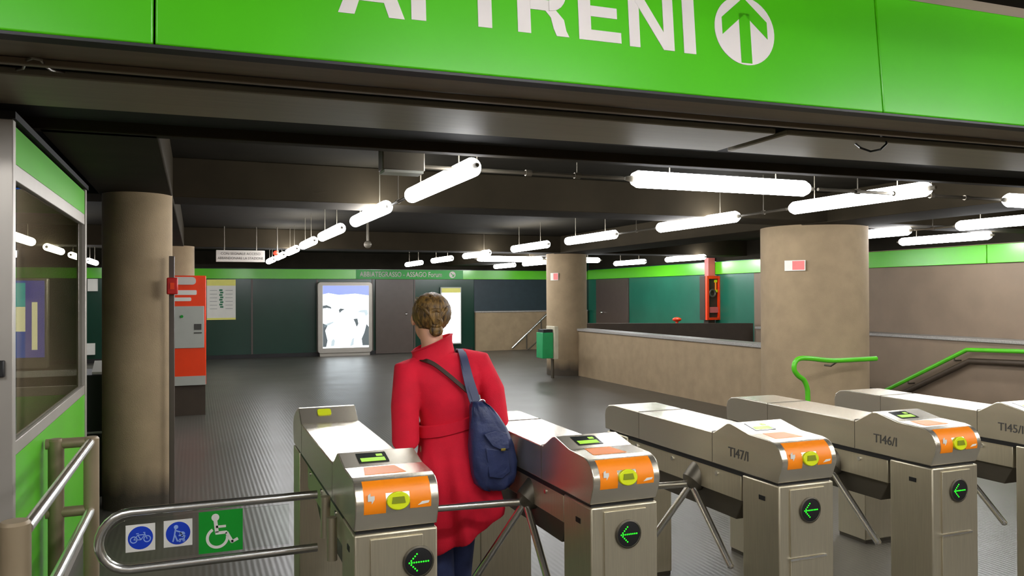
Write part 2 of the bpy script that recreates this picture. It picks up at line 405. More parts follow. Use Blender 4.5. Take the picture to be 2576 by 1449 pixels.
# sign fascia
TILT = math.radians(5.0)
su = pu.copy(); sw = (ZU * math.cos(TILT) + pv * math.sin(TILT)).normalized(); sn = su.cross(sw).normalized()   # sn faces the entrance hall
SO = PO + pv * 2.70 + ZU * 2.447
def onsign(x, y):
    d = FW + RT * ((x - CX) / FPX) - UP * ((y - CY) / FPX); o = Vector((0, 0, EYE))
    k = (SO - o).dot(sn) / d.dot(sn); p = o + d * k - SO
    return p.dot(su), p.dot(sw)
sg = thing('overhead_sign', 'long green overhead sign with large white AI TRENI lettering and round arrow', 'sign', tuple(SO + su * 1.0))
j0, j1 = onsign(388, 50)[0], onsign(2213, 150)[0]
SH = 0.545
for a, b in ((-6.0, j0 - 0.003), (j0 + 0.003, j1 - 0.003), (j1 + 0.003, 9.0)):
    MB().prism([(a, 0), (b, 0), (b, SH), (a, SH)], SO, su, sw, -sn * 0.03).build('panel', 'green', sg, 0.006)
MB().prism([(-6.0, 0.0), (9.0, 0.0), (9.0, SH), (-6.0, SH)], SO - sn * 0.032, su, sw, -sn * 0.02).build('backing', 'groove', sg)
MB().prism([(-6.0, -0.012), (9.0, -0.012), (9.0, -0.002), (-6.0, -0.002)], SO, su, sw, -sn * 0.05).build('bottom_edge', 'black', sg)
struct('beam_portal', pb(2.80, 2.90, 3.0, 3.06), 'soffit')
CAP = 0.235
B = {k: onsign(*v) for k, v in dict(A0=(850, 32), A1=(1018, 49), I0=(1035, 50), I1=(1072, 53), T0=(1203, 68), T1=(1238, 71), R0=(1303, 80), R1=(1432, 95),
      E0=(1457, 98), E1=(1563, 111), N0=(1584, 114), N1=(1697, 132), J0=(1721, 134), J1=(1751, 137)).items()}
def W(k): return B[k][0]
def base(k): return B[k][1]
T = 0.052
def letter(kind, a, b, z, c=CAP, t=T):
    w = b - a; m = (a + b) / 2
    if kind == 'I': return [[(a, z), (b, z), (b, z+c), (a, z+c)]]
    if kind == 'A':
        return [[(a, z), (a+t*1.08, z), (m, z+c*0.80), (m+0.001, z+c), (m-t*0.55, z+c)], [(b-t*1.08, z), (b, z), (m+t*0.55, z+c), (m, z+c), (m, z+c*0.80)],
                [(a+w*0.2, z+c*0.22), (b-w*0.2, z+c*0.22), (b-w*0.26, z+c*0.40), (a+w*0.26, z+c*0.40)]]
    if kind == 'T': return [[(a, z), (b, z), (b, z+c-t), (a, z+c-t)], [(a-0.075, z+c-t), (b+0.075, z+c-t), (b+0.075, z+c), (a-0.075, z+c)]]
    if kind == 'E':
        return [[(a, z), (a+t, z), (a+t, z+c), (a, z+c)]] + [[(a+t, z+q), (b-d, z+q), (b-d, z+q+t*0.82), (a+t, z+q+t*0.82)] for q, d in ((0, 0), (c*0.41, 0.015), (c-t*0.82, 0.003))]
    if kind == 'N': return [[(a, z), (a+t*0.9, z), (a+t*0.9, z+c), (a, z+c)], [(b-t*0.9, z), (b, z), (b, z+c), (b-t*0.9, z+c)], [(b-t*0.95, z), (b, z), (a+t*0.95, z+c), (a, z+c)]]
    if kind == 'R':
        R_, zc = c*0.30, z + c*0.70
        outer = [(a+t, z+c)] + [(b-R_-0.01+R_*math.cos(q), zc+R_*math.sin(q)) for q in [PI/2-PI*k/12 for k in range(13)]] + [(a+t, z+c*0.40)]
        ri = R_ - t*0.8
        inner = [(a+t, z+c*0.40+t*0.8)] + [(b-R_-0.01+ri*math.cos(q), zc+ri*math.sin(q)) for q in [-PI/2+PI*k/12 for k in range(13)]] + [(a+t, z+c-t*0.8)]
        ring = [(outer, inner)]
        leg = [(b-t, z), (b, z), (b-0.012, z+c*0.10), (b-0.02, z+c*0.28), (b-0.055, z+c*0.44), (b-0.095, z+c*0.40), (b-t-0.022, z+c*0.30), (b-t-0.012, z+c*0.12)]
        o2 = outer[1:-1]; i2 = inner[1:-1][::-1]
        quads = [[o2[k], o2[k+1], i2[k+1], i2[k]] for k in range(12)]
        return [[(a, z), (a+t, z), (a+t, z+c), (a, z+c)], leg, [outer[0], o2[0], i2[0], inner[-1]], [outer[-1], o2[-1], i2[-1], inner[0]]] + quads
lt = MB()
for kind, a, b in (('A','A0','A1'), ('I','I0','I1'), ('T','T0','T1'), ('R','R0','R1'), ('E','E0','E1'), ('N','N0','N1'), ('I','J0','J1')):
    for i_, poly in enumerate(letter(kind, W(a), W(b), (base(a) + base(b)) / 2)): lt.prism(poly, SO + sn * 0.0005, su, sw, sn * (0.002 + .00025*i_))
lt.build('lettering', 'white', sg, smooth=False)
cx_, cw_ = onsign(1873, 78)
RR = 0.147
em = MB().prism(ellipse(cx_, cw_, RR, RR, 48), SO + sn * 0.0005, su, sw, sn * 0.002).build('arrow_disc', 'white', sg, smooth=False)
ar = MB()
OA = SO + sn * 0.003 + su * cx_ + sw * cw_
for poly in ([(-0.0265, -0.139), (0.0265, -0.139), (0.0265, 0.075), (-0.0265, 0.075)],
             [(-0.111, -0.026), (-0.111, 0.047), (0.0, 0.142), (0.0, 0.070)], [(0.111, -0.026), (0.111, 0.047), (0.0, 0.142), (0.0, 0.070)]):
    ar.prism(poly, OA, su, sw, sn * 0.001)
ar.build('arrow', 'green', em, smooth=False)

# cable loops
p = [at(x, y, Z=z) for x, y, z in ((2135, 342, 2.52), (2150, 360, 2.46), (2165, 372, 2.40), (2190, 381, 2.39), (2215, 376, 2.39), (2230, 362, 2.43), (2226, 348, 2.50), (2215, 340, 2.55))]
tag(MB().tube(p, 0.0055, 8).build('cable_loop', 'black'), 'black cable loop dangling below the right part of the green sign', 'cable')
p = [at(x, y, Z=z) for x, y, z in ((40, 176, 2.47), (58, 172, 2.455), (66, 152, 2.44), (82, 146, 2.43), (103, 150, 2.43), (112, 165, 2.44), (128, 176, 2.45), (160, 182, 2.47))]
tag(MB().tube(p, 0.005, 8).build('cable_loop', 'pipe'), 'pale grey cable loop under the left end of the green sign', 'cable')

# ------------------------------------------------------------------ lamps
LAMPS = []
def lamp_proto(axis, L=1.5, hang=0.38):
    t = thing('fluorescent_lamp', 'lamp', 'lamp', (0, 0, 0))
    D = YU if axis == 'y' else XU
    r = 0.058; pr = [(0.01, 0.0), (r*0.7, 0.012), (r, 0.05), (r, L-0.05), (r*0.7, L-0.012), (0.01, L)]
    pts = [D * h for _, h in pr]
    MB().tube(pts, [q for q, _ in pr], 20).build('diffuser', 'lamp', t, local=True)
    MB().tube([D*-0.05, D*0.012], [0.012, 0.026], 12).build('end_cap', 'lampcap', t, local=True)
    MB().tube([D*(L-0.012), D*(L+0.05)], [0.026, 0.012], 12).build('end_cap', 'lampcap', t, local=True)
    for q in (0.3, L-0.3): MB().tube([D*q + ZU*0.045, D*q + ZU*hang], 0.004, 8).build('hanger', 'lampcap', t, local=True)
    return t
ZL = 2.42
NTH = ['nearest', 'second', 'third', 'fourth', 'fifth', 'sixth', 'seventh', 'eighth']
protos = {}
def lamp(axis, x, y, z, label, group, L=1.5):
    hang = round((3.06 if y < 2.9 else ZC) - z - .002, 3); key = (axis, L, hang)
    if key not in protos: o = protos[key] = lamp_proto(axis, L, hang); o.location = (x, y, z); o['label'] = label; o['group'] = group
    else: o = dup(protos[key], (x, y, z), label, group)
    return o
def row(x, starts, desc, group, z=ZL):
    for i, y in enumerate(starts):
        w = NTH[i] if len(starts) > 1 else 'only'; far = x < 2 and x > 0 and i > 2
        lamp('y', x, y + (.15 if far else 0), z, ('nearest lit tube lamp ' if i == 0 else '%s lit tube lamp from the front ' % w) + desc, group, 1.25 if far else 1.5)
row(1.52, (4.40, 6.68, 8.98, 11.02, 13.05, 15.08, 17.1), 'in the row receding above the woman', 'tube lamps in the row above the woman', 2.40)
row(5.12, (4.38, 6.65, 9.17, 11.33, 14.0, 16.35, 18.8), 'in the long middle row', 'tube lamps in the middle row', 2.43)
row(8.25, (5.2, 7.35), 'right of the big pillar', 'tube lamps right of the pillar')
row(10.0, (7.6,), 'by the green band of the right wall', 'tube lamps by the right wall')
row(10.0, (14.1, 16.5), 'above the orange hose cabinet', 'tube lamps by the right wall')
row(7.8, (17.3, 19.4), 'over the stair recess left of the far column', 'tube lamps before the far wall')
row(-2.15, (11.5, 14.2, 16.8, 19.4), 'in the row seen past the glass booth', 'tube lamps beyond the booth')
lamp('x', 2.72, 4.66, ZL, 'big lit tube lamp running crosswise just behind the gates', 'crosswise tube lamps')
lamp('x', 6.3, 4.66, ZL, 'lit crosswise tube lamp cut by the right picture edge', 'crosswise tube lamps')
lamp('x', 5.5, 15.8, 2.40, 'far lit crosswise tube lamp left of the far column', 'crosswise tube lamps')
lamp('x', 7.08, 15.8, 2.40, 'far lit crosswise tube lamp half hidden by the far column', 'crosswise tube lamps', 1.32)
# the entrance hall this side of the gates has the same lamps on its own ceiling
for i, x in enumerate((-1.4, 1.6, 4.6, 7.6)):
    for k, y in enumerate((-5.2, -2.9, -0.6)):
        lamp('y', x, y, 2.86, 'lit tube lamp on the entrance hall ceiling, %s row, %s' % (('left', 'second', 'third', 'right')[i], ('rear', 'middle', 'front')[k]), 'tube lamps of the entrance hall')
    lamp('x', x - 0.9, 1.1, 2.86, 'lit crosswise tube lamp facing the green sign, %s' % ('leftmost', 'second from left', 'second from right', 'rightmost')[i], 'tube lamps of the entrance hall')
# conduits carrying the rows
def conduit(a, b, label):
    t = MB().tube([a, b], 0.013, 8); d = Vector(b) - Vector(a); n = max(2, int(d.length / 0.33))
    for k in range(1, n): q = Vector(a) + d * (k / n); t.tube([q - d.normalized()*0.02, q + d.normalized()*0.02], 0.021, 8)
    for k in range(1, n, 2): q = Vector(a) + d * (k / n); t.tube([q, (q.x, q.y, ZC - .003)], 0.004, 6)
    tag(t.build('cable_conduit', 'pipe'), label, 'conduit', 'ceiling conduits')
conduit((1.52, 5.96, 2.40), (1.52, 6.62, 2.40), 'short grey conduit between the two nearest lamps of the row above the woman')
conduit((5.12, 5.94, 2.43), (5.12, 6.59, 2.43), 'short grey conduit between the two nearest lamps of the middle row')
conduit((5.12, 8.21, 2.43), (5.12, 9.11, 2.43), 'grey conduit between the second and third lamps of the middle row')
conduit((1.28, 4.66, 2.42), (2.66, 4.66, 2.42), 'grey conduit between the grey box and the big crosswise lamp')
conduit((4.31, 4.66, 2.42), (6.23, 4.66, 2.42), 'grey conduit right of the big crosswise lamp')
conduit((8.25, 6.76, 2.42), (8.25, 7.29, 2.42), 'short grey conduit between the two lamps right of the big pillar')
jb = thing('junction_box', 'long beige junction box under the ceiling left of the nearest lamp', 'junction box', (1.15, 4.66, 2.37))
MB().box(1.02, 1.275, 4.60, 4.72, 2.385, 2.52).build('box_body', 'pipe', jb, 0.006)
MB().box(1.03, 1.265, 4.595, 4.725, 2.37, 2.385).build('lid', 'machgrey', jb)
MB().box(1.10, 1.14, 4.64, 4.68, 2.52, ZC).build('bracket', 'pipe', jb)
sc_ = at(925, 607, Y=12.5)
cm = thing('ceiling_camera', 'small dome camera on the dark ceiling, left of the middle lamp row', 'camera', tuple(sc_))
MB().tube([sc_, (sc_.x, sc_.y, ZC)], 0.02, 10).build('stem', 'pipe', cm)
MB().ball(sc_ - Vector((0, 0, 0.05)), 0.06).build('dome', 'lampcap', cm)

# ------------------------------------------------------------------ ticket gates
GW = 0.295
def ticket_gate(x0, y0, label, number=None, double=False, arrow_x=0.01):
    g = thing('ticket_gate', label, 'ticket gate', (x0 + GW/2, y0, 0), 'stainless steel ticket gates')
    w = GW/2; LN = 1.86 if double else 1.58
    key = [(.038, .838), (.014, .895), (.008, .922), (.011, .950), (.026, .980), (.052, 1.002), (.088, 1.012)]
    front = [key[0]]
    for i in range(len(key) - 1):                                       # round the nose smoothly
        a_, b_, c_, d_ = (Vector(key[max(0, min(len(key)-1, i+k))]) for k in (-1, 0, 1, 2))
        for k in range(1, 6):
            t = k/5; q = .5*((2*b_) + (c_-a_)*t + (2*a_-5*b_+4*c_-d_)*t*t + (3*b_-a_-3*c_+d_)*t**3); front.append((q.x, q.y))
    prof = front + [(.225, 1.018), (.360, 1.048), (.385, 1.044), (.490, .985)]
    if double: prof += [(1.50, .990), (1.60, 1.055), (1.625, 1.056), (1.74, 1.02), (1.81, .99), (1.845, .95), (1.85, .91), (1.82, .838)]
    else: prof += [(1.47, .990), (1.53, .982), (1.565, .958), (1.578, .92), (1.572, .838)]
    hood = MB().prism(prof, (-w, 0, 0), YU, ZU, (GW, 0, 0)).build('hood', 'steel', g, 0.004, ang=9, local=True)
    # seams between the hood's sections
    for ys in ((.50, 1.18) if not double else (.50, 1.48)):
        sm = MB().box(-w-.0008, -w+.002, ys-.0012, ys+.0012, .842, .986).box(-w, w, ys-.0012, ys+.0012, .986, .9905)
        sm.build('seam', 'steeldark', hood, local=True)
    MB().box(-w+.008, w-.008, .045, LN-.05, .815, .84).build('gap_gasket', 'black', g, local=True)
    # tray under the hood with screws, and the turning mechanism housing
    MB().prism([(.30, .70), (1.33, .70), (1.33, .825), (.30, .825)], (-w+.012, 0, 0), YU, ZU, (GW-.024, 0, 0)).build('tray', 'steelpost', g, 0.004, local=True)
    for ys in (.48, .86, 1.22): MB().tube([(-w+.006, ys, .79), (-w+.014, ys, .79)], .011, 12).build('screw', 'chrome', g, local=True)
    MB().prism([(.36, .60), (1.0, .60), (1.28, .72), (.30, .72)], (-w+.03, 0, 0), YU, ZU, (GW-.06, 0, 0)).build('mechanism_housing', 'steeldark', g, 0.004, local=True)
    # posts
    for nm, a, b in (('front_post', .03, .275), ('rear_post', LN-.27, LN-.03)):
        MB().box(-w, w, a, b, .02, .826).build(nm, 'steelpost', g, 0.006, local=True)
        MB().box(-w+.006, w-.006, a+.006, b-.006, 0, .02).build('foot', 'steeldark', g, local=True)
    fp = MB().box(-w+.055, w-.055, .0235, .031, .52, .808).build('upper_front_panel', 'steelpost', g, 0.0015, local=True)
    MB().box(-w+.055, w-.055, .0235, .031, .06, .505).build('lower_front_panel', 'steelpost', g, 0.0015, local=True)
    MB().box(-w+.050, w-.050, .018, .031, .507, .516).build('panel_lip', 'chrome', g, local=True)
    MB().box(-w-.002, -w+.004, .12, .16, .745, .765).build('side_window', 'black', g, local=True)
    # arrow light
    ax, az = arrow_x, .715
    MB().lathe([(.056, 0), (.056, .006), (.050, .009), (.048, .006)], (ax, .0235, az), 36, '-y').build('arrow_bezel', 'steeldark', g, local=True)
    ds = MB().lathe([(.049, 0), (.049, .007), (.04, .0085)], (ax, .0235, az), 36, '-y').build('arrow_display', 'screen' if False else 'black', g, local=True)
    dots = [(-.034 + .0085*k, 0) for k in range(9)] + [(-.034 + .0068*k, s*.0072*k) for k in range(1, 5) for s in (-1, 1)]
    dm = MB()
    for u, v in dots: dm.ball((ax + u, .0235-.0085, az + v), (.0029, .002, .0029), 8, 6)
    dm.build('arrow_dots', 'led', ds, local=True)
    # display on the raised panel
    def tilt(p, q): d = Vector((0, q[0]-p[0], q[1]-p[1])); return d.normalized(), d.length
    P0 = Vector((0, .225, 1.018)); dv, ln = tilt((.225, 1.018), (.360, 1.048)); nn = XU.cross(dv).normalized()
    sd = MB().prism([(-.085, ln*.22), (.028, ln*.22), (.028, ln*.86), (-.085, ln*.86)], P0 + nn*.0003, XU, dv, nn*.0015).build('display', 'screen', g, local=True)
    MB().prism([(-.076, ln*.29), (.016, ln*.29), (.016, ln*.52), (-.076, ln*.52)], P0 + nn*.0019, XU, dv, nn*.0006).prism([(-.012, ln*.60), (.012, ln*.60), (.012, ln*.74), (-.012, ln*.74)], P0 + nn*.0019, XU, dv, nn*.0006).build('display_text', 'lcd', sd, local=True)
    # orange sticker on the top, following the flat
    P1 = Vector((0, .088, 1.012)); dv1, ln1 = tilt((.088, 1.012), (.225, 1.018)); n1 = XU.cross(dv1).normalized()
    MB().prism([(-.095, ln1*.16), (.055, ln1*.16), (.035, ln1*.92), (-.080, ln1*.92)], P1 + n1*.0003, XU, dv1, n1*.0008).build('top_sticker', 'orange', g, local=True)
    # orange label round the curved nose
    def nose(z):
        for (a, b), (c, d) in zip(front, front[1:]):
            if b <= z <= d: return a + (c-a)*(z-b)/(d-b)
        return front[-1][0]
    lb = MB()
    for x0_, x1_, z0_, z1_ in ((-.118, -.042, .900, 1.003), (-.042, .042, .966, 1.003), (.042, .118, .908, 1.003)):
        rings = []
        for k in range(13):
            z = z0_ + (z1_-z0_)*k/12; y = nose(z); d_ = Vector((0, nose(z+.002) - nose(z-.002), .004)).normalized(); nn_ = XU.cross(d_).normalized()
            if nn_.y > 0: nn_ = -nn_
            p, q = Vector((0, y, z)) + nn_*.0016, Vector((0, y, z)) - nn_*.0006
            rings.append([p + XU*x0_, p + XU*x1_, q + XU*x1_, q + XU*x0_])
        lb.loft(rings)
    ol = lb.build('front_label', 'orange', g, local=True)
    MB().prism([(-.105, .945), (-.092, .945), (-.092, .935), (-.082, .95), (-.082, .962), (-.096, .962), (-.096, .972), (-.105, .966)], (0, .0085, 0), XU, ZU, (0, -.003, 0)).build('label_mark', 'paper', ol, smooth=False, local=True)
    MB().prism([(.070, .917), (.108, .922), (.112, .930), (.085, .929)], (0, .0085, 0), XU, ZU, (0, -.003, 0)).build('label_mark', 'paper', ol, smooth=False, local=True)
    # lime ticket slot
    z0 = .938; y0_ = nose(z0)
    rg = MB().prism(ellipse(0, 0, .041, .031, 32), (0, y0_+.004, z0), XU, Vector((0, .16, .99)), (0, -.014, .002)).build('ticket_slot', 'yellow', g, 0.003, local=True)
    MB().prism([(-.024, -.006), (.024, -.006), (.020, .015), (-.020, .015)], (0, y0_-.010, z0+.001), XU, Vector((0, .16, .99)), (0, -.003, 0)).build('slot_mouth', 'yellowdk', rg, local=True)
    if double:
        P2 = Vector((0, 1.50, .990)); dv2, ln2 = tilt((1.50, .990), (1.60, 1.055)); n2 = XU.cross(dv2).normalized()
        MB().prism(rrect(-.055, .015, ln2*.45, ln2*.85, .012), P2 + n2*.0003, XU, dv2, n2*.004).build('rear_slot', 'yellow', g, local=True)
    if number:
        text('gate_number', number, .062, (x0 - .0008, y0 + .375, .895), (0, -1, 0), ZU, 'ink', g, 0.0, .0012)
    # tripod arms on the lane side
    if not double:
        H = Vector((-w+.035, .665, .745)); ax_ = Vector((-.707, 0, -.707))
        hb = MB().tube([H - ax_*.03, H + ax_*.05, H + ax_*.085], [.062, .058, .03], 20).build('tripod_hub', 'steeldark', g, local=True)
        for v in (Vector((-1, 0, .03)), Vector((-.42, .36, -.83)), Vector((-.06, -.76, -.65))):
            o = H + ax_ * .06
            MB().tube([o, o + v*.46, o + v*.468], [.0165, .0165, .010], 14).build('tripod_arm', 'chrome', g, local=True)
    return g
GY = 2.70
ticket_gate(.503, GY, 'steel ticket gate left of the red-coated woman, with the hinged barrier on its side', None, True, .075)
ticket_gate(1.408, GY, 'steel ticket gate right of the red-coated woman, beside the navy bag')
ticket_gate(2.303, GY, 'steel ticket gate numbered TI47/I', 'TI47/I')
ticket_gate(3.190, GY, 'steel ticket gate numbered TI46/I', 'TI46/I')
ticket_gate(4.085, GY, 'steel ticket gate numbered TI45/I, cut by the right picture edge', 'TI45/I')

# ------------------------------------------------------------------ hinged barrier
bx = thing('swing_barrier', 'chrome hinged barrier with wheelchair, pram and bicycle stickers', 'barrier', (.10, 3.6, 0))
x0, x1, z0, z1, rb = -.362, .500, .535, .768, .1165
lp = [(x1, 3.6, z1), (.2, 3.6, z1), (x0+rb, 3.6, z1)] + [(x0+rb - rb*math.sin(PI*k/12), 3.6, (z0+z1)/2 + rb*math.cos(PI*k/12)) for k in range(1, 12)] + [(x0+rb, 3.6, z0), (.2, 3.6, z0), (x1, 3.6, z0)]
MB().tube(lp, .0185, 16).build('tube_frame', 'chrome', bx)
pn = [(x1-.12, z1-.03), (x0+rb, z1-.03)] + [(x0+rb-(rb-.03)*math.sin(PI*k/12), (z0+z1)/2+(rb-.03)*math.cos(PI*k/12)) for k in range(1, 12)] + [(x0+rb, z0+.03), (x1-.12, z0+.03)]
pl = MB().prism(pn, (0, 3.597, 0), XU, ZU, (0, .006, 0)).build('clear_panel', 'acrylic', bx)
for q, zz in ((3.02, .66), (3.18, .70)):
    MB().tube([(.474, q, zz), (.474, q, zz+.16)], .019, 14).build('hinge_tube', 'steelpost', bx)
YS = 3.596
def sticker(name, c, h, m): 
    return MB().prism([(c[0]-h, c[1]-h), (c[0]+h, c[1]-h), (c[0]+h, c[1]+h), (c[0]-h, c[1]+h)], (0, YS, 0), XU, ZU, (0, -.0015, 0)).build(name, m, bx, smooth=False)
def ring2(mb, cx, cz, r0, r1, y, a0=0, a1=2*PI, n=28):
    for k in range(n):
        a, b = a0 + (a1-a0)*k/n, a0 + (a1-a0)*(k+1)/n
        mb.prism([(cx+r0*math.cos(a), cz+r0*math.sin(a)), (cx+r1*math.cos(a), cz+r1*math.sin(a)), (cx+r1*math.cos(b), cz+r1*math.sin(b)), (cx+r0*math.cos(b), cz+r0*math.sin(b))], (0, y, 0), XU, ZU, (0, -.0008, 0))
def seg2(mb, a, b, w, y): mb.bar((a[0], y-.0004, a[1]), (b[0], y-.0004, b[1]), (0, 1, 0), w, .0008)
c1, c2, c3 = (-.209, .661), (-.067, .664), (.100, .653)
s1 = sticker('bicycle_sticker', c1, .055, 'paper'); s2 = sticker('pram_sticker', c2, .055, 'paper'); s3 = sticker('wheelchair_sticker', c3, .0875, 'wheelgreen')
for s, c in ((s1, c1), (s2, c2)): MB().prism(ellipse(c[0], c[1], .047, .047, 32), (0, YS-.0016, 0), XU, ZU, (0, -.0006, 0)).build('blue_disc', 'blue', s, smooth=False)
ic = MB(); y = YS - .0023; cx, cz = c1
for sx in (-1, 1): ring2(ic, cx + sx*.025, cz-.006, .0105, .0142, y)
for a, b in (((-.025, -.006), (-.010, .012)), ((-.010, .012), (.016, .012)), ((-.010, .012), (.002, -.008)), ((.002, -.008), (.016, .012)), ((-.025, -.006), (.002, -.008)), ((.025, -.006), (.014, .020)), ((-.016, .018), (-.006, .018)), ((.010, .021), (.018, .020))):
    seg2(ic, (cx+a[0], cz+a[1]), (cx+b[0], cz+b[1]), .0032, y)
ic.build('bicycle_icon', 'iconblue', s1, smooth=False)
ic = MB(); cx, cz = c2
ring2(ic, cx-.008, cz+.026, .0, .0085, y)
for a, b in (((-.010, .018), (-.014, -.008)), ((-.014, -.008), (-.020, -.034)), ((-.012, -.008), (-.002, -.034)), ((-.011, .012), (.008, .004)), ((.008, .004), (.018, -.018)), ((.002, -.010), (.026, -.012)), ((.026, -.012), (.022, -.026)), ((.004, -.026), (.022, -.026))):
    seg2(ic, (cx+a[0], cz+a[1]), (cx+b[0], cz+b[1]), .0055, y)
ring2(ic, cx+.006, cz-.032, .002, .0052, y); ring2(ic, cx+.022, cz-.032, .002, .0052, y); ring2(ic, cx+.016, cz-.006, .0, .011, y, 0, PI)
ic.build('pram_icon', 'iconblue', s2, smooth=False)
ic = MB(); cx, cz = c3; y = YS - .0017
ring2(ic, cx-.022, cz+.060, .0, .0155, y)
ring2(ic, cx-.014, cz-.026, .034, .0455, y, math.radians(118), math.radians(368))
for a, b, w in (((-.022, .048), (-.016, -.004), .015), ((-.020, .020), (.020, .020), .010), ((-.022, -.006), (.024, -.006), .013), ((.022, -.006), (.046, -.052), .013), ((.042, -.050), (.068, -.038), .012)):
    seg2(ic, (cx+a[0], cz+a[1]), (cx+b[0], cz+b[1]), w, y)
ic.build('wheelchair_icon', 'paper', s3, smooth=False)

# ------------------------------------------------------------------ guard rail
gr = thing('guard_rail', 'taupe guard rail with chrome rails in front of the green booth', 'railing', (-.49, 3.7, 0))
for nm, x, y, r, z in (('post', -.535, 2.95, .046, .935), ('post', -.485, 4.5, .036, .945), ('post', -.640, 4.5, .036, .945)):
    MB().lathe([(r, 0), (r, z-.01), (r-.008, z)], (x, y, 0), 28).build(nm, 'railpaint', gr)
for z in (.905, .565):
    MB().tube([(-.505, 2.955, z), (-.487, 4.47, z+.015)], .0215, 16).build('chrome_rail', 'chrome', gr)
    MB().tube([(-.485, 4.5, z+.015), (-.685, 4.5, z+.015)], .026, 16).build('cross_rail', 'railpaint', gr)

# ------------------------------------------------------------------ glass booth
BXR, BXL, BY0, BY1 = -.69, -2.5, 3.77, 6.15
bo = thing('ticket_booth', 'green and grey glazed attendant booth at the left picture edge', 'booth', ((BXR+BXL)/2, (BY0+BY1)/2, 0))
ZG = 2.375
for x in (BXL, BXR):
    for y in (BY0, BY1):
        MB().box(min(x, x - math.copysign(.055, x - (BXL+BXR)/2)), max(x, x - math.copysign(.055, x - (BXL+BXR)/2)), min(y, y + (.055 if y == BY0 else -.055)), max(y, y + (.055 if y == BY0 else -.055)), 0, ZG).build('corner_post', 'alu', bo, 0.004)
def wall_side(xa, xb, ya, yb, fix):
    def bxx(z0, z1, t0=0, t1=0):
        return MB().box(xa + t0, xb - t1, ya, yb, z0, z1) if fix == 'y' else MB().box(xa, xb, ya + t0, yb - t1, z0, z1)
    bxx(.12, .985).build('lower_panel', 'boothgreen', bo)
    bxx(0, .12).build('plinth', 'alu', bo)
    bxx(2.205, 2.36).build('fascia_panel', 'boothgreen', bo)
    bxx(.985, 1.045).build('window_sill', 'alu', bo, 0.003); bxx(2.135, 2.205).build('window_head', 'alu', bo, 0.003)
    if fix == 'y': MB().box(xa, xb, (ya+yb)/2-.004, (ya+yb)/2+.004, 1.045, 2.135).build('window_pane', 'glass', bo)
    else: MB().box((xa+xb)/2-.004, (xa+xb)/2+.004, ya, yb, 1.045, 2.135).build('window_pane', 'glass', bo)
e = .0555
wall_side(BXR-.045, BXR-.008, BY0+e, BY1-e, 'x')
wall_side(BXL+.008, BXL+.045, BY0+e, BY1-e, 'x')
wall_side(BXL+e, BXR-e, BY1-.045, BY1-.008, 'y')
wall_side(BXL+e, BXR-.62, BY0+.008, BY0+.045, 'y')
MB().box(BXR-.615, BXR-e, BY0+.004, BY0+.05, .02, 2.36).build('door', 'alu', bo, 0.003)
hp = at(-4, 930, Y=BY0-.03)
MB().box(hp.x-.03, hp.x+.018, BY0-.03, BY0+.003, hp.z-.032, hp.z+.035).build('door_lock', 'black', bo, 0.004)
MB().box(BXL-.01, BXR+.01, BY0-.01, BY1+.01, ZG+.001, ZG+.03).build('roof', 'groove', bo)
# things behind the booth
cb = thing('dark_cabinet', 'dark low cabinet standing between the booth and the left column', 'cabinet', (-1.1, 7.7, 0))
MB().box(-1.5, -.70, 7.35, 8.0, 0, .52).build('lower_body', 'black', cb, 0.005)
MB().box(-1.5, -.70, 7.37, 8.0, .535, 1.0).build('upper_body', 'black', cb, 0.005)
MB().box(-1.5, -.70, 7.36, 8.0, .52, .535).build('edge_strip', 'machgrey', cb)
q = at(238, 938, Y=7.6)
tag(MB().prism([(-.09, 0), (.10, 0), (.10, .10), (-.09, .02)], (q.x, 7.5, 1.001), YU, ZU, (.12, 0, 0)).build('leaflet_holder', 'paper'), 'small white slanted leaflet holder on the dark cabinet', 'leaflet holder')
q = at(62, 800, Y=20.5)
la = thing('advert_lightbox', 'blue backlit advert with a pale vertical title seen through the booth glass', 'advert', (q.x, 20.5, 0), 'backlit adverts')
w0, w1 = at(22, 800, Y=20.5).x, at(112, 800, Y=20.5).x; z1_, z0_ = at(62, 706, Y=20.5).z, at(62, 900, Y=20.5).z
MB().box(w0-.06, w1+.06, 20.5, 20.75, max(0, z0_-.25), z1_+.05).build('frame', 'alu', la, 0.02)
xm = at(64, 800, Y=20.5).x
fc = MB().box(w0, w1, 20.490, 20.499, z0_, z1_).build('poster_face', 'addeep', la)
hh = z1_ - z0_
MB().box(w0, xm, 20.484, 20.489, z0_+hh*.34, z0_+hh*.66).build('cream_area', 'adcream', fc)
MB().box(w0, xm, 20.484, 20.489, z0_+hh*.66, z0_+hh*.97).build('teal_area', 'adteal', fc)
MB().box(xm, w1, 20.484, 20.489, z0_, z1_).build('violet_strip', 'adpurple', fc)
MB().box((xm+w1)/2-.06, (xm+w1)/2+.05, 20.4815, 20.4835, z0_+hh*.10, z0_+hh*.72).build('vertical_title', 'adcream', fc)
q = at(232, 716, Y=21.95); tag(MB().box(q.x-.10, q.x+.12, 21.93, 22.0, q.z-.16, q.z+.14).build('framed_notice', 'paper'), 'small white framed notice on the far wall left of the first column', 'notice')
q = at(228, 878, Y=21.95); tag(MB().box(q.x-.12, q.x+.10, 21.9, 21.969, q.z-.14, q.z+.14).build('wall_box', 'paper'), 'small white box low on the far wall behind the booth', 'wall box')
q = at(60, 500, Y=6.8)
hs = thing('hanging_sign', 'blue and white sign hanging beyond the booth glass', 'sign', tuple(q))
MB().box(q.x-.24, q.x+.10, 6.8, 6.86, q.z-.09, q.z+.08).build('sign_body', 'addeep', hs, 0.005)
MB().box(q.x-.24, q.x+.02, 6.795, 6.799, q.z-.005, q.z+.045).build('white_stripe', 'adcream', hs)
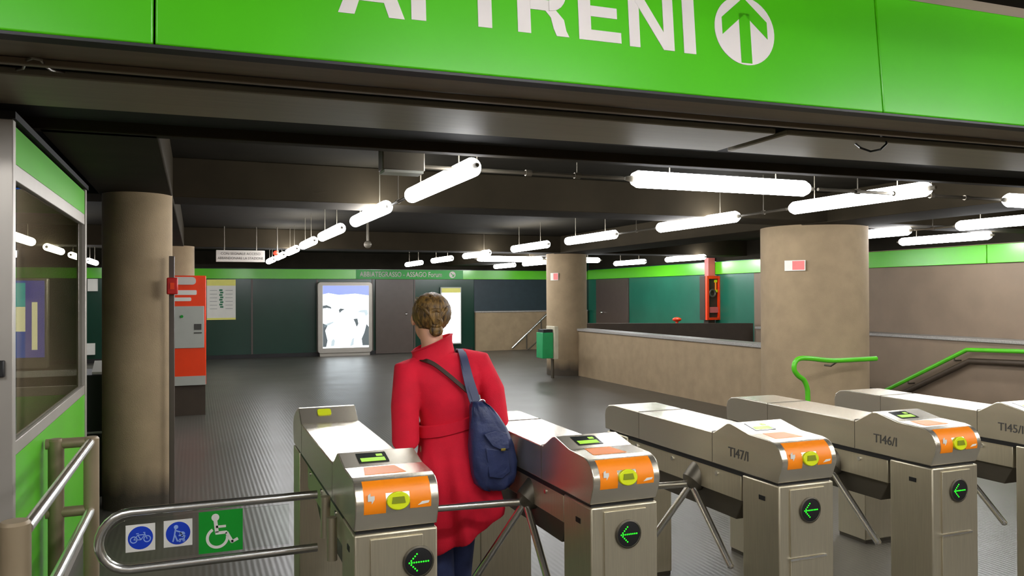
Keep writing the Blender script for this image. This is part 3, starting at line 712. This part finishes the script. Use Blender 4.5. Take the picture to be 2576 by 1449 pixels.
MB().tube([(q.x-.1, 6.83, q.z+.08), (q.x-.1, 6.83, ZC)], .01, 8).build('hanger', 'pipe', hs)

# ------------------------------------------------------------------ left column fittings, ticket machine
cd = thing('alarm_call_point', 'red alarm box on a dark conduit beside the left column', 'alarm', (-.165, 6.93, 0))
MB().box(-.190, -.150, 6.76, 6.80, .02, 1.96).build('conduit', 'doorbrown', cd, 0.004)
MB().box(-.205, -.125, 6.70, 6.758, 1.66, 1.79).build('alarm_box', 'red', cd, 0.008)
MB().box(-.180, -.150, 6.694, 6.70, 1.70, 1.75).build('push_plate', 'redorange', cd)
tm = thing('ticket_machine', 'orange and grey ticket vending machine standing behind the left column', 'ticket machine', (-.09, 12.1, 0))
mx0, mx1 = -.33, .14
MB().box(mx0+.02, mx1-.01, 11.84, 12.45, 0, .42).build('plinth', 'darkbrown', tm)
MB().box(mx0, mx1, 11.80, 12.50, .42, 1.925).build('cabinet', 'redorange', tm, 0.01)
MB().box(mx0-.03, mx0+.045, 11.79, 12.5, .42, 1.86).build('side_trim', 'machgrey', tm, 0.006)
MB().box(mx0+.02, mx1-.005, 11.785, 11.799, .42, .545).build('grey_lower_strip', 'machgrey', tm)
fp = MB().box(mx0+.047, mx1-.025, 11.785, 11.799, .93, 1.505).build('control_panel', 'machgrey', tm, 0.004)
MB().box(mx1-.15, mx1-.06, 11.775, 11.784, 1.18, 1.26).box(mx1-.155, mx1-.055, 11.775, 11.784, 1.13, 1.145).build('card_slot', 'ink', fp)
MB().tube([(mx0+.16, 11.784, 1.365), (mx0+.16, 11.77, 1.365)], .02, 14).build('coin_slot', 'wheelgreen', fp)
MB().prism(rrect(mx0+.03, mx1-.13, 1.80, 1.905, .045), (0, 11.799, 0), XU, ZU, (0, -.02, 0)).build('top_sign', 'signlit', tm)
for a, b in ((1.66, 1.725), (1.575, 1.625)):
    MB().prism(rrect(mx0+.05, mx1-.12 - (.07 if a < 1.6 else 0), a, b, .015), (0, 11.799, 0), XU, ZU, (0, -.008, 0)).build('white_label', 'paper', tm)

# ------------------------------------------------------------------ far wall furniture
po = thing('timetable_poster', 'white poster with yellow borders on the dark green far wall', 'poster', tuple(at(556, 755, Y=21.97)))
a, b = at(520, 703, Y=21.97), at(593, 804, Y=21.97)
ps = MB().box(a.x, b.x, 21.975, 21.9995, b.z, a.z).build('sheet', 'paper', po)
MB().box(a.x, b.x, 21.972, 21.9745, a.z-.16, a.z).build('yellow_border', 'yellowp', ps)
MB().box(a.x, b.x, 21.972, 21.9745, b.z, b.z+.05).build('yellow_border', 'yellowp', ps)
m = (a.x+b.x)/2
g_ = MB()
for k in range(8): g_.box(m-.05+.02*(k % 2), m+.03+.02*(k % 2), 21.972, 21.9745, a.z-.30-.062*k, a.z-.255-.062*k)
g_.build('green_line_symbols', 'printgreen', ps)
g_ = MB()
for s in (-1, 1):
    g_ = MB()
    for k in range(6): g_.box(m+s*.19-.09, m+s*.19+.09, 21.972, 21.9745, a.z-.29-.095*k, a.z-.278-.095*k)
    g_.build('text_lines', 'printgrey', ps)
ad = thing('advert_lightbox', 'large backlit black and white advert in a rounded grey frame', 'advert', (3.78, 21.8, 0), 'backlit adverts')
x0, x1 = 3.05, 4.515
fr = MB().prism(rrect(x0, x1, .08, 2.0, .08), (0, 21.72, 0), XU, ZU, (0, .2, 0)).build('frame', 'alu', ad, 0.01)
MB().box(x0+.06, x1-.06, 21.76, 21.9, 0, .08).build('foot', 'alu', ad)
X0, X1, Z0_, Z1_ = x0+.13, x1-.10, .22, 1.90
fa = MB().box(X0, X1, 21.712, 21.719, Z0_, Z1_).build('poster_face', 'adwhite', ad)
def blob(name, pts, m, y=21.710):
    MB().prism([(X0 + (X1-X0)*u, Z0_ + (Z1_-Z0_)*v) for u, v in pts], (0, y, 0), XU, ZU, (0, -.001, 0)).build(name, m, fa, smooth=False)
blob('lavender_sky', [(0, .86), (.12, .88), (.35, .85), (.7, .87), (1, .84), (1, 1), (0, 1)], 'adblue')
blob('hat_brim', [(0, .68), (.08, .69), (.17, .66), (.19, .63), (.09, .645), (0, .635)], 'adgrey')
blob('hat_shape', [(.34, .61), (.38, .635), (.48, .62), (.42, .60), (.36, .56)], 'adgrey')
blob('hair_shape', [(.74, .57), (.82, .605), (.96, .61), (.99, .54), (.93, .50), (.90, .56)], 'adsoft')
blob('shadow_shape', [(.66, .46), (.75, .47), (.77, .38), (.73, .33), (.70, .40)], 'adgrey')
blob('shadow_shape', [(.0, .02), (.07, .02), (.10, .12), (.05, .28), (.10, .36), (.0, .40)], 'adgrey')
blob('shadow_shape', [(.86, .03), (1.0, .03), (1.0, .33), (.95, .38), (.90, .24), (.84, .14)], 'adgrey')
blob('shadow_shape', [(.17, .03), (.24, .03), (.26, .12), (.22, .15), (.18, .11)], 'adsoft')
blob('shadow_shape', [(.58, .02), (.66, .04), (.68, .16), (.63, .14)], 'adsoft')
blob('shadow_shape', [(.03, .33), (.22, .40), (.24, .43), (.10, .40), (.02, .37)], 'adsoft')
wp = thing('map_panel', 'tall white backlit map panel on the far wall behind the woman\'s head', 'map panel', (6.83, 21.9, 0))
MB().box(6.52, 7.14, 21.90, 21.975, .22, 1.86).build('frame', 'machgrey', wp, 0.01)
MB().box(6.55, 7.11, 21.893, 21.899, .26, 1.70).build('map_sheet', 'adwhite', wp)
MB().box(6.55, 7.11, 21.893, 21.899, 1.705, 1.83).build('green_header', 'yellowp', wp)
bt = thing('station_name_band', 'ABBIATEGRASSO - ASSAGO Forum lettering panel on the far green band', 'sign', (5.6, 21.92, 2.2))
lx0 = at(905, 685, Y=21.92).x
MB().box(lx0-.1, 7.2, 21.918, 21.929, 2.09, 2.34).build('panel', 'wheelgreen', bt)
text('lettering', 'ABBIATEGRASSO - ASSAGO Forum', .20, (lx0, 21.9175, 2.15), XU, ZU, 'white', bt, .003, .003, xs=.775)
q = at(1138, 686, Y=21.917)
dd = MB().prism(ellipse(q.x, 2.215, .095, .095, 28), (0, 21.9175, 0), XU, ZU, (0, -.003, 0)).build('arrow_disc', 'white', bt, smooth=False)
am = MB()
for a, b in (((-.045, .045), (.04, -.04)), ((.045, -.045), (.045, .015)), ((.045, -.045), (-.015, -.045))): am.bar((q.x+a[0], 21.9135, 2.215+a[1]), (q.x+b[0], 21.9135, 2.215+b[1]), YU, .022, .001)
am.build('arrow', 'wheelgreen', dd, smooth=False)
hr = thing('stair_handrail', 'slanting steel handrail on the far stair wall, left of the far column', 'handrail', tuple(at(1330, 880, Y=21.6)))
a, b = at(1288, 876, Y=21.7), at(1392, 775, Y=21.7)
MB().tube([a, b], .035, 12).build('rail', 'chrome', hr)
MB().tube([a + Vector((.5, 0, -.06)), b + Vector((.4, 0, -.25))], .02, 12).build('lower_rail', 'steeldark', hr)
for k in (.35, .7):
    q = a.lerp(b, k); MB().tube([q, (q.x, q.y, .03)], .02, 10).build('baluster', 'steeldark', hr)
# evacuation sign and red lamp
es = thing('evacuation_sign', 'white hanging sign reading ABBANDONARE LA STAZIONE', 'sign', (.71, 14.0, 2.2))
MB().box(.322, 1.092, 14.0, 14.08, 2.207, 2.402).build('sign_body', 'signlit', es, 0.006)
text('lettering', 'CON SEGNALE ACCESO', .058, (.707, 13.9985, 2.325), XU, ZU, 'ink', es, .0, .001, 'CENTER')
text('lettering', 'ABBANDONARE LA STAZIONE', .058, (.707, 13.9985, 2.25), XU, ZU, 'ink', es, .0, .001, 'CENTER', .90)
for x in (.45, .96): MB().tube([(x, 14.04, 2.40), (x, 14.04, ZC)], .008, 8).build('hanger', 'pipe', es)
q = at(694, 637, Y=14.0)
rl = thing('signal_lamp', 'small red signal lamp right of the white hanging sign', 'lamp', tuple(q))
MB().ball(q, .042).build('red_lens', 'redlight', rl)
MB().tube([q + Vector((.02, 0, .03)), (q.x + .02, 14.0, ZC)], .012, 8).build('stem', 'pipe', rl)

# far column bin and notices
bi = thing('waste_bin', 'green waste bin with beige frame beside the far column', 'waste bin', (6.42, 14.25, 0))
MB().box(6.24, 6.47, 14.1, 14.4, .40, .90).build('bin_body', 'bingreen', bi, 0.01)
MB().box(6.475, 6.56, 14.05, 14.45, .38, 1.02).build('bin_frame', 'binbeige', bi, 0.01)
MB().box(6.27, 6.47, 14.12, 14.38, .90, .96).build('bin_opening', 'black', bi)
MB().tube([(6.52, 14.25, 0), (6.52, 14.25, .38)], .03, 12).build('stand', 'steeldark', bi)
def notice(name, c, w, h, ax, label):
    n = Vector((-ax[0], -ax[1], 0)).normalized(); u = Vector((-n.y, n.x, 0)); c = Vector(c)
    t = thing(name, label, 'notice', tuple(c), 'red and white notices on the columns')
    MB().prism([(-w/2, -h/2), (w/2, -h/2), (w/2, h/2), (-w/2, h/2)], c, u, ZU, n*.006).build('plate', 'paper', t, smooth=False)
    MB().prism([(-w*.12, -h*.42), (w*.46, -h*.42), (w*.46, h*.44), (-w*.12, h*.44)], c + n*.0065, u, ZU, n*.001).build('red_field', 'signpink', t, smooth=False)
def on_col(px, py, cx, cy, r):
    d = at(px, py, Y=1.0) - Vector((0, 0, EYE)); d2 = Vector((d.x, d.y)); c = Vector((cx, cy)); A = d2.dot(d2); Bq = d2.dot(c); C = c.dot(c) - r*r
    k = (Bq - math.sqrt(max(0, Bq*Bq - A*C))) / A; return Vector((d.x*k, d.y*k, EYE + d.z*k))
for px, py, cx, cy, r, w, h, lab in ((2000, 668, 7.27, 7.95, .655, .25, .125, 'red and white notice on the big pillar behind the gates'), (1395, 696, 7.12, 14.85, .425, .19, .15, 'small red and white notice on the far column by the bin')):
    p = on_col(px, py, cx, cy, r); notice('wall_notice', p, w, h, (cx - p.x, cy - p.y), lab)
# hose cabinet
q = at(1794, 750, Y=15.4); fx, fy = q.x, 15.4
hc = thing('fire_hose_cabinet', 'tall orange fire hose cabinet on the wall beyond the stairwell', 'fire cabinet', (fx, fy, 0))
w2, zb, zt = .195, at(1794, 805, Y=15.4).z, at(1794, 694, Y=15.4).z
MB().box(fx-w2, fx+w2, fy+.03, fy+.25, zb, zt).build('back_box', 'darkbrown', hc)
for a in ((fx-w2, fx-w2+.06, zb, zt), (fx+w2-.06, fx+w2, zb, zt), (fx-w2+.06, fx+w2-.06, zt-.07, zt), (fx-w2+.06, fx+w2-.06, zb, zb+.06)):
    MB().box(a[0], a[1], fy-.04, fy+.05, a[2], a[3]).build('door_frame', 'redorange', hc, 0.006)
MB().box(fx-.10, fx+.13, fy-.01, fy+.03, zb+.17, zb+.30).build('pink_label', 'signpink', hc)
MB().tube([(fx-.02+.08*math.cos(k*PI/8), fy, zb+.62+.08*math.sin(k*PI/8)) for k in range(16)], .025, 10, True).build('hose_reel', 'pipe', hc)
MB().box(fx+.04, fx+.12, fy-.01, fy+.03, zt-.38, zt-.32).box(fx+.05, fx+.11, fy-.01, fy+.03, zt-.15, zt-.09).build('brass_valve', 'yellow', hc)
MB().tube([(fx+.08, fy+.01, zt-.36), (fx+.08, fy+.01, zt-.1)], .02, 10).build('pipe', 'orange', hc)
MB().box(fx-.09, fx+.09, fy+.05, fy+.20, zt+.001, 2.47).build('riser', 'signpink', hc)
MB().box(fx-.09, fx+.09, fy+.06, fy+.24, 0, zb-.001).build('support', 'darkbrown', hc)
q = at(1703, 806, Y=15.0)
tag(MB().ball((q.x, q.y, q.z + .02), (.10, .10, .05)).tube([(q.x, q.y, 0.0), (q.x, q.y, q.z)], .03, 10).build('hydrant_cap', 'redorange'), 'small red hydrant top showing above the dark stairwell wall', 'hydrant')

# green handrails of the stairwell
gh = thing('green_handrail', 'green bent handrail in front of the big pillar', 'handrail', (6.7, 7.3, 0), 'green stair handrails')
def sm(pts, n=6):
    P = [Vector(p) for p in pts]; out = []
    for i in range(len(P)-1):
        a, b, c, d = P[max(i-1, 0)], P[i], P[i+1], P[min(i+2, len(P)-1)]
        for k in range(n):
            t = k/n; out.append(.5*((2*b) + (c-a)*t + (2*a-5*b+4*c-d)*t*t + (3*b-a-3*c+d)*t**3))
    return out + [P[-1]]
yh = 7.12
pts = [at(x, y, Y=yh) for x, y in ((2204, 902), (2150, 905), (2090, 907), (2040, 902), (2012, 902), (2000, 912), (1998, 930), (2008, 945), (2022, 956), (2030, 975), (2032, 1000))]
l = pts[-1]; pts.append(Vector((l.x, l.y, .02)))
MB().tube(sm(pts), .028, 14).build('rail', 'handgreen', gh)
q = at(2110, 907, Y=yh)
MB().tube([q, q + Vector((0, .12, -.07)), (q.x, 7.34, q.z - .07)], .012, 8).build('bracket', 'steeldark', gh)
gh = thing('green_handrail', 'long green handrail sloping down along the right wall', 'handrail', (10.78, 8.5, 0), 'green stair handrails')
xh = 10.76
pa, pb_, pc = at(2700, 888, X=xh), at(2432, 880, X=xh), at(2240, 976, X=xh)
pd = pb_ + (pc - pb_) * 2.2
MB().tube([pa, pb_ + (pa-pb_).normalized()*.06, pb_, pb_ + (pc-pb_).normalized()*.06, pd], .032, 14).build('rail', 'handgreen', gh)
for k in (.15, .75):
    q = pb_.lerp(pc, k); MB().tube([q, q - ZU*.07, (10.9, q.y, q.z-.07)], .012, 8).build('bracket', 'steeldark', gh)
rl2 = thing('handrail_shadow_bar', 'dark brown bar standing in for the shadow of the long green handrail', 'handrail', (10.8, 8.5, 0))
dz = Vector((.06, 0, -.17))
MB().tube([pa+dz, pb_+dz, pd+dz], .045, 12).build('rail', 'darkbrown', rl2)  # added dark bar imitating the green handrail's shadow on the wall
for k in (.2, .8):
    q = pb_.lerp(pc, k) + dz; MB().tube([q, (10.9, q.y, q.z)], .012, 8).build('bracket', 'steeldark', rl2)

# ------------------------------------------------------------------ the woman
def remesh(mb, name, m, parent, vox, smooth_it=4):
    me = mb.mesh(name, MT[m], wloc(parent)); o = bpy.data.objects.new(name, me); COL.objects.link(o)
    r = o.modifiers.new('r', 'REMESH'); r.mode = 'VOXEL'; r.voxel_size = vox
    s_ = o.modifiers.new('s', 'SMOOTH'); s_.factor = .5; s_.iterations = smooth_it
    bpy.context.view_layer.update(); dg = bpy.context.evaluated_depsgraph_get()
    nm = bpy.data.meshes.new_from_object(o.evaluated_get(dg)); o.modifiers.clear(); o.data = nm; bpy.data.meshes.remove(me)
    nm.name = name; nm.materials.clear(); nm.materials.append(MT[m]); nm.polygons.foreach_set('use_smooth', [True]*len(nm.polygons))
    o.parent = parent
    return o
def ering(c, rx, ry, n=48, fold=None, tx=0.0, ty=0.0):
    out = []
    for k in range(n):
        a = 2*PI*k/n; f = 1 + (fold(a) if fold else 0)
        x, y = math.cos(a)*rx*f, math.sin(a)*ry*f
        out.append(Vector((c[0]+x, c[1]+y, c[2]+x*tx+y*ty)))
    return out
WY = 3.68
wm = thing('person', 'woman in a red coat seen from behind, passing through the gates', 'person', (1.12, WY, 0))
HC = Vector((1.047, WY+.035, 1.545))       # head centre
b = MB()
b.ball(HC + Vector((0, -.005, .012)), (.074, .092, .094), 28, 18)                     # skull
b.ball(HC + Vector((-.004, .035, -.05)), (.055, .062, .072), 20, 14)                  # jaw
b.ball(HC + Vector((-.006, .090, -.104)), (.022, .018, .016), 12, 8)                  # chin
b.tube([HC + Vector((-.005, .088, .02)), HC + Vector((-.007, .108, -.022)), HC + Vector((-.007, .100, -.032))], [.009, .013, .010], 12)  # nose
b.ball(HC + Vector((-.006, .094, -.062)), (.022, .010, .009), 12, 8)                  # lips
for s_ in (-1, 1):
    b.ball(HC + Vector((s_*.077, .008, -.012)), (.011, .022, .033), 12, 8)            # ears
    b.ball(HC + Vector((s_*.034, .070, -.022)), (.024, .02, .022), 12, 8)             # cheeks
b.tube([HC + Vector((0, -.012, -.05)), (1.055, WY+.005, 1.42), (1.07, WY, 1.34)], [.056, .054, .075], 20)
b.loft([ering((1.075, WY, 1.345), .08, .06), ering((1.09, WY, 1.30), .165, .085), ering((1.105, WY, 1.20), .155, .10), ering((1.125, WY, 1.03), .118, .09), ering((1.14, WY, .92), .15, .11), ering((1.15, WY, .80), .155, .115)])
LA = [(.932, WY-.005, 1.29), (.908, WY-.045, 1.13), (.905, WY-.065, .972), (.950, WY+.08, .975), (1.0, WY+.19, .99)]
RA = [(1.285, WY, 1.315), (1.345, WY-.03, 1.18), (1.365, WY-.04, 1.04), (1.345, WY+.10, .985), (1.30, WY+.21, .98)]
for A in (LA, RA): b.tube(A, [.048, .042, .036, .033, .025], 14)
def hand(w, d, side):
    """palm, four bent fingers and a thumb; d = pointing direction"""
    w = Vector(w); d = Vector(d).normalized(); sd = d.cross(ZU).normalized() * side; dn = -ZU
    b.tube([w, w + d*.03, w + d*.085], [.022, .030, .026], 12)
    b.ball(w + d*.055, (.030, .036, .018), 14, 10)
    for k, ln in enumerate((.066, .075, .070, .055)):
        o = w + d*.082 + sd*(.026 - .0175*k)
        b.tube([o, o + d*ln*.45 + dn*.008, o + d*ln*.75 + dn*ln*.35, o + d*ln*.72 + dn*ln*.75], [.0088, .0085, .008, .0068], 10)
    o = w + d*.025 + sd*.026
    b.tube([o, o + sd*.022 + d*.022 + dn*.006, o + sd*.026 + d*.052 + dn*.016], [.011, .0098, .0075], 10)
hand(LA[-1], (.35, .93, -.05), 1); hand(RA[-1], (-.35, .93, -.08), -1)
LL = [(1.085, WY+.01, .86), (1.085, WY+.04, .47), (1.09, WY-.04, .08)]
RL = [(1.215, WY+.02, .86), (1.225, WY+.11, .48), (1.215, WY+.16, .09)]
for A in (LL, RL): b.tube([A[0], A[1], Vector(A[1]).lerp(Vector(A[2]), .3), A[2]], [.085, .055, .054, .036], 16); b.tube([A[2], (A[2][0], A[2][1]+.06, .045), (A[2][0], A[2][1]+.15, .03)], [.036, .034, .022], 12)
body = remesh(b, 'body', 'skin', wm, .0065, 3)
for s_ in (-1, 1): MB().ball(HC + Vector((s_*.031 - .003, .079, .004)), .0105, 14, 10).build('eye', 'eye', body)
# trousers and shoes
b = MB()
for A in (LL, RL):
    kn = Vector(A[1]); an = Vector(A[2]); rings = []
    for z, r, c in ((.80, .098, Vector(A[0])), (.62, .088, Vector(A[0]).lerp(kn, .6)), (.47, .076, kn), (.36, .074, kn.lerp(an, .28)), (.25, .069, kn.lerp(an, .55)), (.14, .066, kn.lerp(an, .82)), (.075, .068, an)):
        ph = random.random()*6; rings.append(ering((c.x, c.y, z), r, r*1.04, 32, lambda a, ph=ph, z=z: .03*math.sin(3*a + ph) + .02*math.sin(7*a + 40*z)))
    b.loft(rings)
remesh(b, 'jeans', 'denim', wm, .010, 2)
for A in (LL, RL):
    x, y = A[2][0], A[2][1]
    MB().loft([[Vector((x + r*math.cos(2*PI*k/20), y + q + .0*k, max(.002, .005 + h*(.5 + .5*math.sin(2*PI*k/20)))) ) for k in range(20)] for q, r, h in ((-.055, .018, .05), (-.045, .034, .085), (0, .040, .095), (.06, .044, .075), (.13, .045, .05), (.19, .034, .035), (.205, .012, .022))]).build('shoe', 'shoe', wm)
# coat
def pleat(z):
    k = max(0.0, min(1.0, (1.0 - z)/.35)); return lambda a: k*(.095*math.sin(7*a + .6) + .055*math.sin(12*a + 1.7 + 3*z))
b = MB()
R_ = [((1.068, WY, 1.375), .075, .062, 0), ((1.080, WY, 1.352), .130, .078, .07), ((1.095, WY-.002, 1.315), .190, .098, .09), ((1.105, WY-.006, 1.25), .190, .120, .07), ((1.118, WY-.006, 1.16), .158, .125, .05), ((1.130, WY, 1.07), .138, .118, .04),
      ((1.136, WY, 1.025), .134, .112, .10), ((1.145, WY-.002, .95), .155, .128, .10), ((1.160, WY-.005, .86), .180, .148, .14), ((1.172, WY-.005, .74), .196, .165, .24), ((1.180, WY, .62), .208, .180, .36), ((1.186, WY, .545), .212, .190, .46), ((1.189, WY, .512), .204, .184, .48)]
b.loft([ering(c, rx, ry, 72, pleat(c[2]), tx) for c, rx, ry, tx in R_])
b.tube([(1.0, WY, 1.29)] + LA[:4], [.075, .070, .066, .064, .058], 24)
b.tube([(1.2, WY, 1.315)] + RA[:4], [.075, .066, .062, .060, .056], 24)
b.ball((.935, WY-.005, 1.285), (.062, .066, .058), 20, 12); b.ball((1.282, WY, 1.312), (.060, .066, .056), 20, 12)
coat = remesh(b, 'coat', 'coat', wm, .0070, 3)
# collar, belt, cuffs, back seam
cl = MB(); ro = []; ri = []
for z, rx, ry, tx, dx in ((1.335, .125, .088, .16, 0), (1.37, .106, .084, .22, -.004), (1.405, .096, .084, .34, -.004), (1.428, .098, .090, .40, -.006), (1.432, .101, .094, .42, -.006)):
    ro.append(ering((1.058+dx, WY+.004, z-.014), rx, ry, 48, lambda a: .03*math.sin(3*a+1.0), tx, -.05)); ri.append(ering((1.058+dx, WY+.004, z-.007), rx-.013, ry-.013, 48, None, tx, -.05))
cl.loft(ro + ri[::-1], False, True)
cl.build('collar', 'coat', coat)
bl = MB(); o1 = [ering((1.132, WY, z), rx, ry, 64, None, .20) for z, rx, ry in ((1.000, .142, .118), (1.004, .152, .130), (1.056, .154, .132), (1.060, .144, .120))]
bl.loft(o1, False, True); bl.build('belt', 'coat', coat)
for A, s_ in ((LA, 1), (RA, 1)):
    a, c = Vector(A[2]).lerp(Vector(A[3]), .82), Vector(A[3]); MB().tube([a, c, c + (c-a)*.35], [.064, .064, .060], 22).build('cuff', 'coat', coat)
# hair: cap over the skull, twist and knot
hm = MB()
HR = HC + Vector((.008, -.016, .016))
n, m = 72, 36; vs = []; fs = []
for i in range(m + 1):
    t = PI*i/m
    for k in range(n):
        a = 2*PI*k/n; x, y, z = math.sin(t)*math.cos(a), math.sin(t)*math.sin(a), math.cos(t)
        rx, ry, rz = .095, .100, .100
        st_ = 1 + .010*math.sin(26*math.atan2(x, z+.5) + 5*y) + .006*math.sin(47*x + 13*z)
        if y > .10: st_ *= 1 - .10*min(1, (y-.10)/.25)
        if z < -.30: rx *= 1 + .20*(z+.30); ry *= 1 + .25*(z+.30)
        p = Vector((x*rx*st_, y*ry*st_, z*rz*st_))
        if y > .18 and z < .45: p *= .80                     # tucks under the face
        vs.append(HR + p)
for i in range(m):
    for k in range(n): fs.append((i*n+k, i*n+(k+1) % n, (i+1)*n+(k+1) % n, (i+1)*n+k))
hm.add(vs, fs)
hair = hm.build('hair', 'hair', body, ang=180)
tw = MB()
for k in range(7):                                            # strands gathered towards the twist
    s_ = (k-3)/3
    tw.tube(sm([HR + Vector((s_*.080, -.030, .036)), HR + Vector((s_*.056-.004, -.084, .022)), HR + Vector((s_*.026-.006, -.0985, -.010)), HR + Vector((-.006+s_*.008, -.095, -.050))], 5), [.005+.005*math.sin(PI*q/15) for q in range(16)], 10)
tw.build('swept_strands', 'hair', hair)
kt = MB()
for k, (c0, r_) in enumerate(((Vector((-.008, -.094, .000)), .020), (Vector((-.004, -.092, -.042)), .023), (Vector((.000, -.082, -.078)), .020))):
    kt.tube([HR + c0 + Vector((r_*math.cos(q*2*PI/18), -.008*math.sin(q*2*PI/18+k), r_*.8*math.sin(q*2*PI/18))) for q in range(18)], .010, 10, True)
kt.ball(HR + Vector((.002, -.074, -.080)), (.034, .022, .030), 20, 12)
kt.build('hair_twist', 'hair', hair)
fl_ = MB()
for k in range(10):
    a0 = random.uniform(-1, 1); s0 = HR + Vector((-.080+random.uniform(0, .03), .0-.05*random.random(), .045+random.uniform(-.03, .03)))
    fl_.tube(sm([s0, s0 + Vector((-.012, -.01, .004)), s0 + Vector((-.018, -.015, -.014+.01*a0))], 4), .0012, 5)
fl_.build('loose_strands', 'hair', hair)

# handbag on her right shoulder
bgt = thing('handbag', 'navy soft leather shoulder bag hanging on the woman\'s right side', 'handbag', (1.32, 3.5, .70))
YBG = 3.495
prof = [(1010, 1186, 1216, .020), (1022, 1184, 1232, .036), (1045, 1183, 1252, .046), (1080, 1181, 1275, .056), (1120, 1181, 1288, .062), (1160, 1184, 1296, .066), (1190, 1188, 1298, .066), (1212, 1194, 1292, .060), (1226, 1208, 1278, .046), (1232, 1225, 1258, .028)]
rings = []
for y, xa, xb, dpt in prof:
    a, c = at(xa, y, Y=YBG), at(xb, y, Y=YBG); n = 44; ring = []
    for k in range(n):
        q = 2*PI*k/n; co, si = math.cos(q), math.sin(q); ee = .72
        wr = .007*math.sin(5*q + y*.05) + .005*math.sin(9*q - y*.09)
        ring.append(Vector(((a.x+c.x)/2 + (c.x-a.x)/2*math.copysign(abs(co)**ee, co), YBG + dpt*math.copysign(abs(si)**ee, si) + wr, (a.z+c.z)/2)))
    rings.append(ring)
bb = MB().loft(rings).build('bag_body', 'bag', bgt, ang=60)
def bagp(x, y, off): return at(x, y, Y=YBG - off)
fp_ = [bagp(x, y, o) for x, y, o in ((1216, 1092, .064), (1246, 1082, .066), (1276, 1090, .062), (1281, 1128, .068), (1262, 1132, .078), (1238, 1122, .074))]
k = MB(); nrm = Vector((0, -.008, 0)); k.add(fp_ + [p + nrm for p in fp_], [tuple(range(6)), tuple(range(6, 12))] + [(i, (i+1) % 6, 6+(i+1) % 6, 6+i) for i in range(6)])
k.build('pocket_flap', 'bag', bgt, 0.003)
fp_ = [bagp(x, y, o) for x, y, o in ((1222, 1128, .064), (1278, 1134, .068), (1284, 1186, .068), (1262, 1204, .066), (1230, 1200, .066))]
k = MB(); nrm = Vector((0, -.006, 0)); k.add(fp_ + [p + nrm for p in fp_], [tuple(range(5)), tuple(range(5, 10))] + [(i, (i+1) % 5, 5+(i+1) % 5, 5+i) for i in range(5)])
k.build('front_pocket', 'bag', bgt, 0.003)
q = bagp(1266, 1131, .088); MB().box(q.x-.011, q.x+.011, q.y-.004, q.y+.004, q.z-.006, q.z+.006).build('pocket_clasp', 'gold', bgt, 0.002)
q = at(1212, 1013, Y=3.505); MB().tube([q + Vector((.016*math.cos(a), 0, .014*math.sin(a))) for a in [2*PI*k/14 for k in range(14)]], .0035, 8, True).build('strap_ring', 'chrome', bgt)
sp = [(1.215, WY+.09, 1.30), (1.205, WY+.055, 1.372), at(1160, 884, Y=WY-.03) + Vector((0, 0, .004)), at(1168, 905, Y=WY-.105), at(1180, 950, Y=WY-.150), at(1193, 990, Y=WY-.165), at(1200, 1014, Y=3.505)]
MB().ribbon(sm(sp, 4), .038, .006, [(0, .6, .8) if i < 5 else ((0, 0, 1) if i < 8 else (0, -1, .35)) for i in range(25)]).build('shoulder_strap', 'strapblue', bgt)
sp2 = [at(1160, 886, Y=WY-.02), at(1164, 915, Y=WY-.112), at(1172, 955, Y=WY-.155), at(1182, 995, Y=WY-.165), at(1189, 1016, Y=3.505)]
MB().ribbon(sm(sp2, 4), .022, .005, [(0, 0, 1) if i < 2 else (0, -1, .3) for i in range(17)]).build('second_strap', 'strapblue', bgt)
sp = [(.985, WY+.10, 1.33), at(1046, 916, Y=WY+.03) + Vector((.01, 0, .012)), at(1066, 906, Y=WY-.085), at(1090, 915, Y=WY-.112), at(1120, 937, Y=WY-.132), at(1150, 962, Y=WY-.146), at(1185, 992, Y=WY-.158)]
MB().ribbon(sm(sp, 4), .020, .005, [(0, .3, .9) if i < 6 else (0, -.8, .5) for i in range(25)]).build('cross_strap', 'strapbrown', bgt)

# ------------------------------------------------------------------ world and view
wd = bpy.data.worlds.new('world'); S.world = wd; wd.use_nodes = True
bgn = wd.node_tree.nodes['Background']; bgn.inputs[0].default_value = (.5, .5, .48, 1); bgn.inputs[1].default_value = .05
S.view_settings.view_transform = 'Standard'; S.view_settings.look = 'None'; S.view_settings.gamma = 1.0; S.view_settings.exposure = 0.35
S.view_settings.use_curve_mapping = False
S.cycles.use_denoising = True
S.cycles.max_bounces = 8; S.cycles.diffuse_bounces = 4; S.cycles.glossy_bounces = 4; S.cycles.transparent_max_bounces = 12
S.cycles.sample_clamp_indirect = 8.0
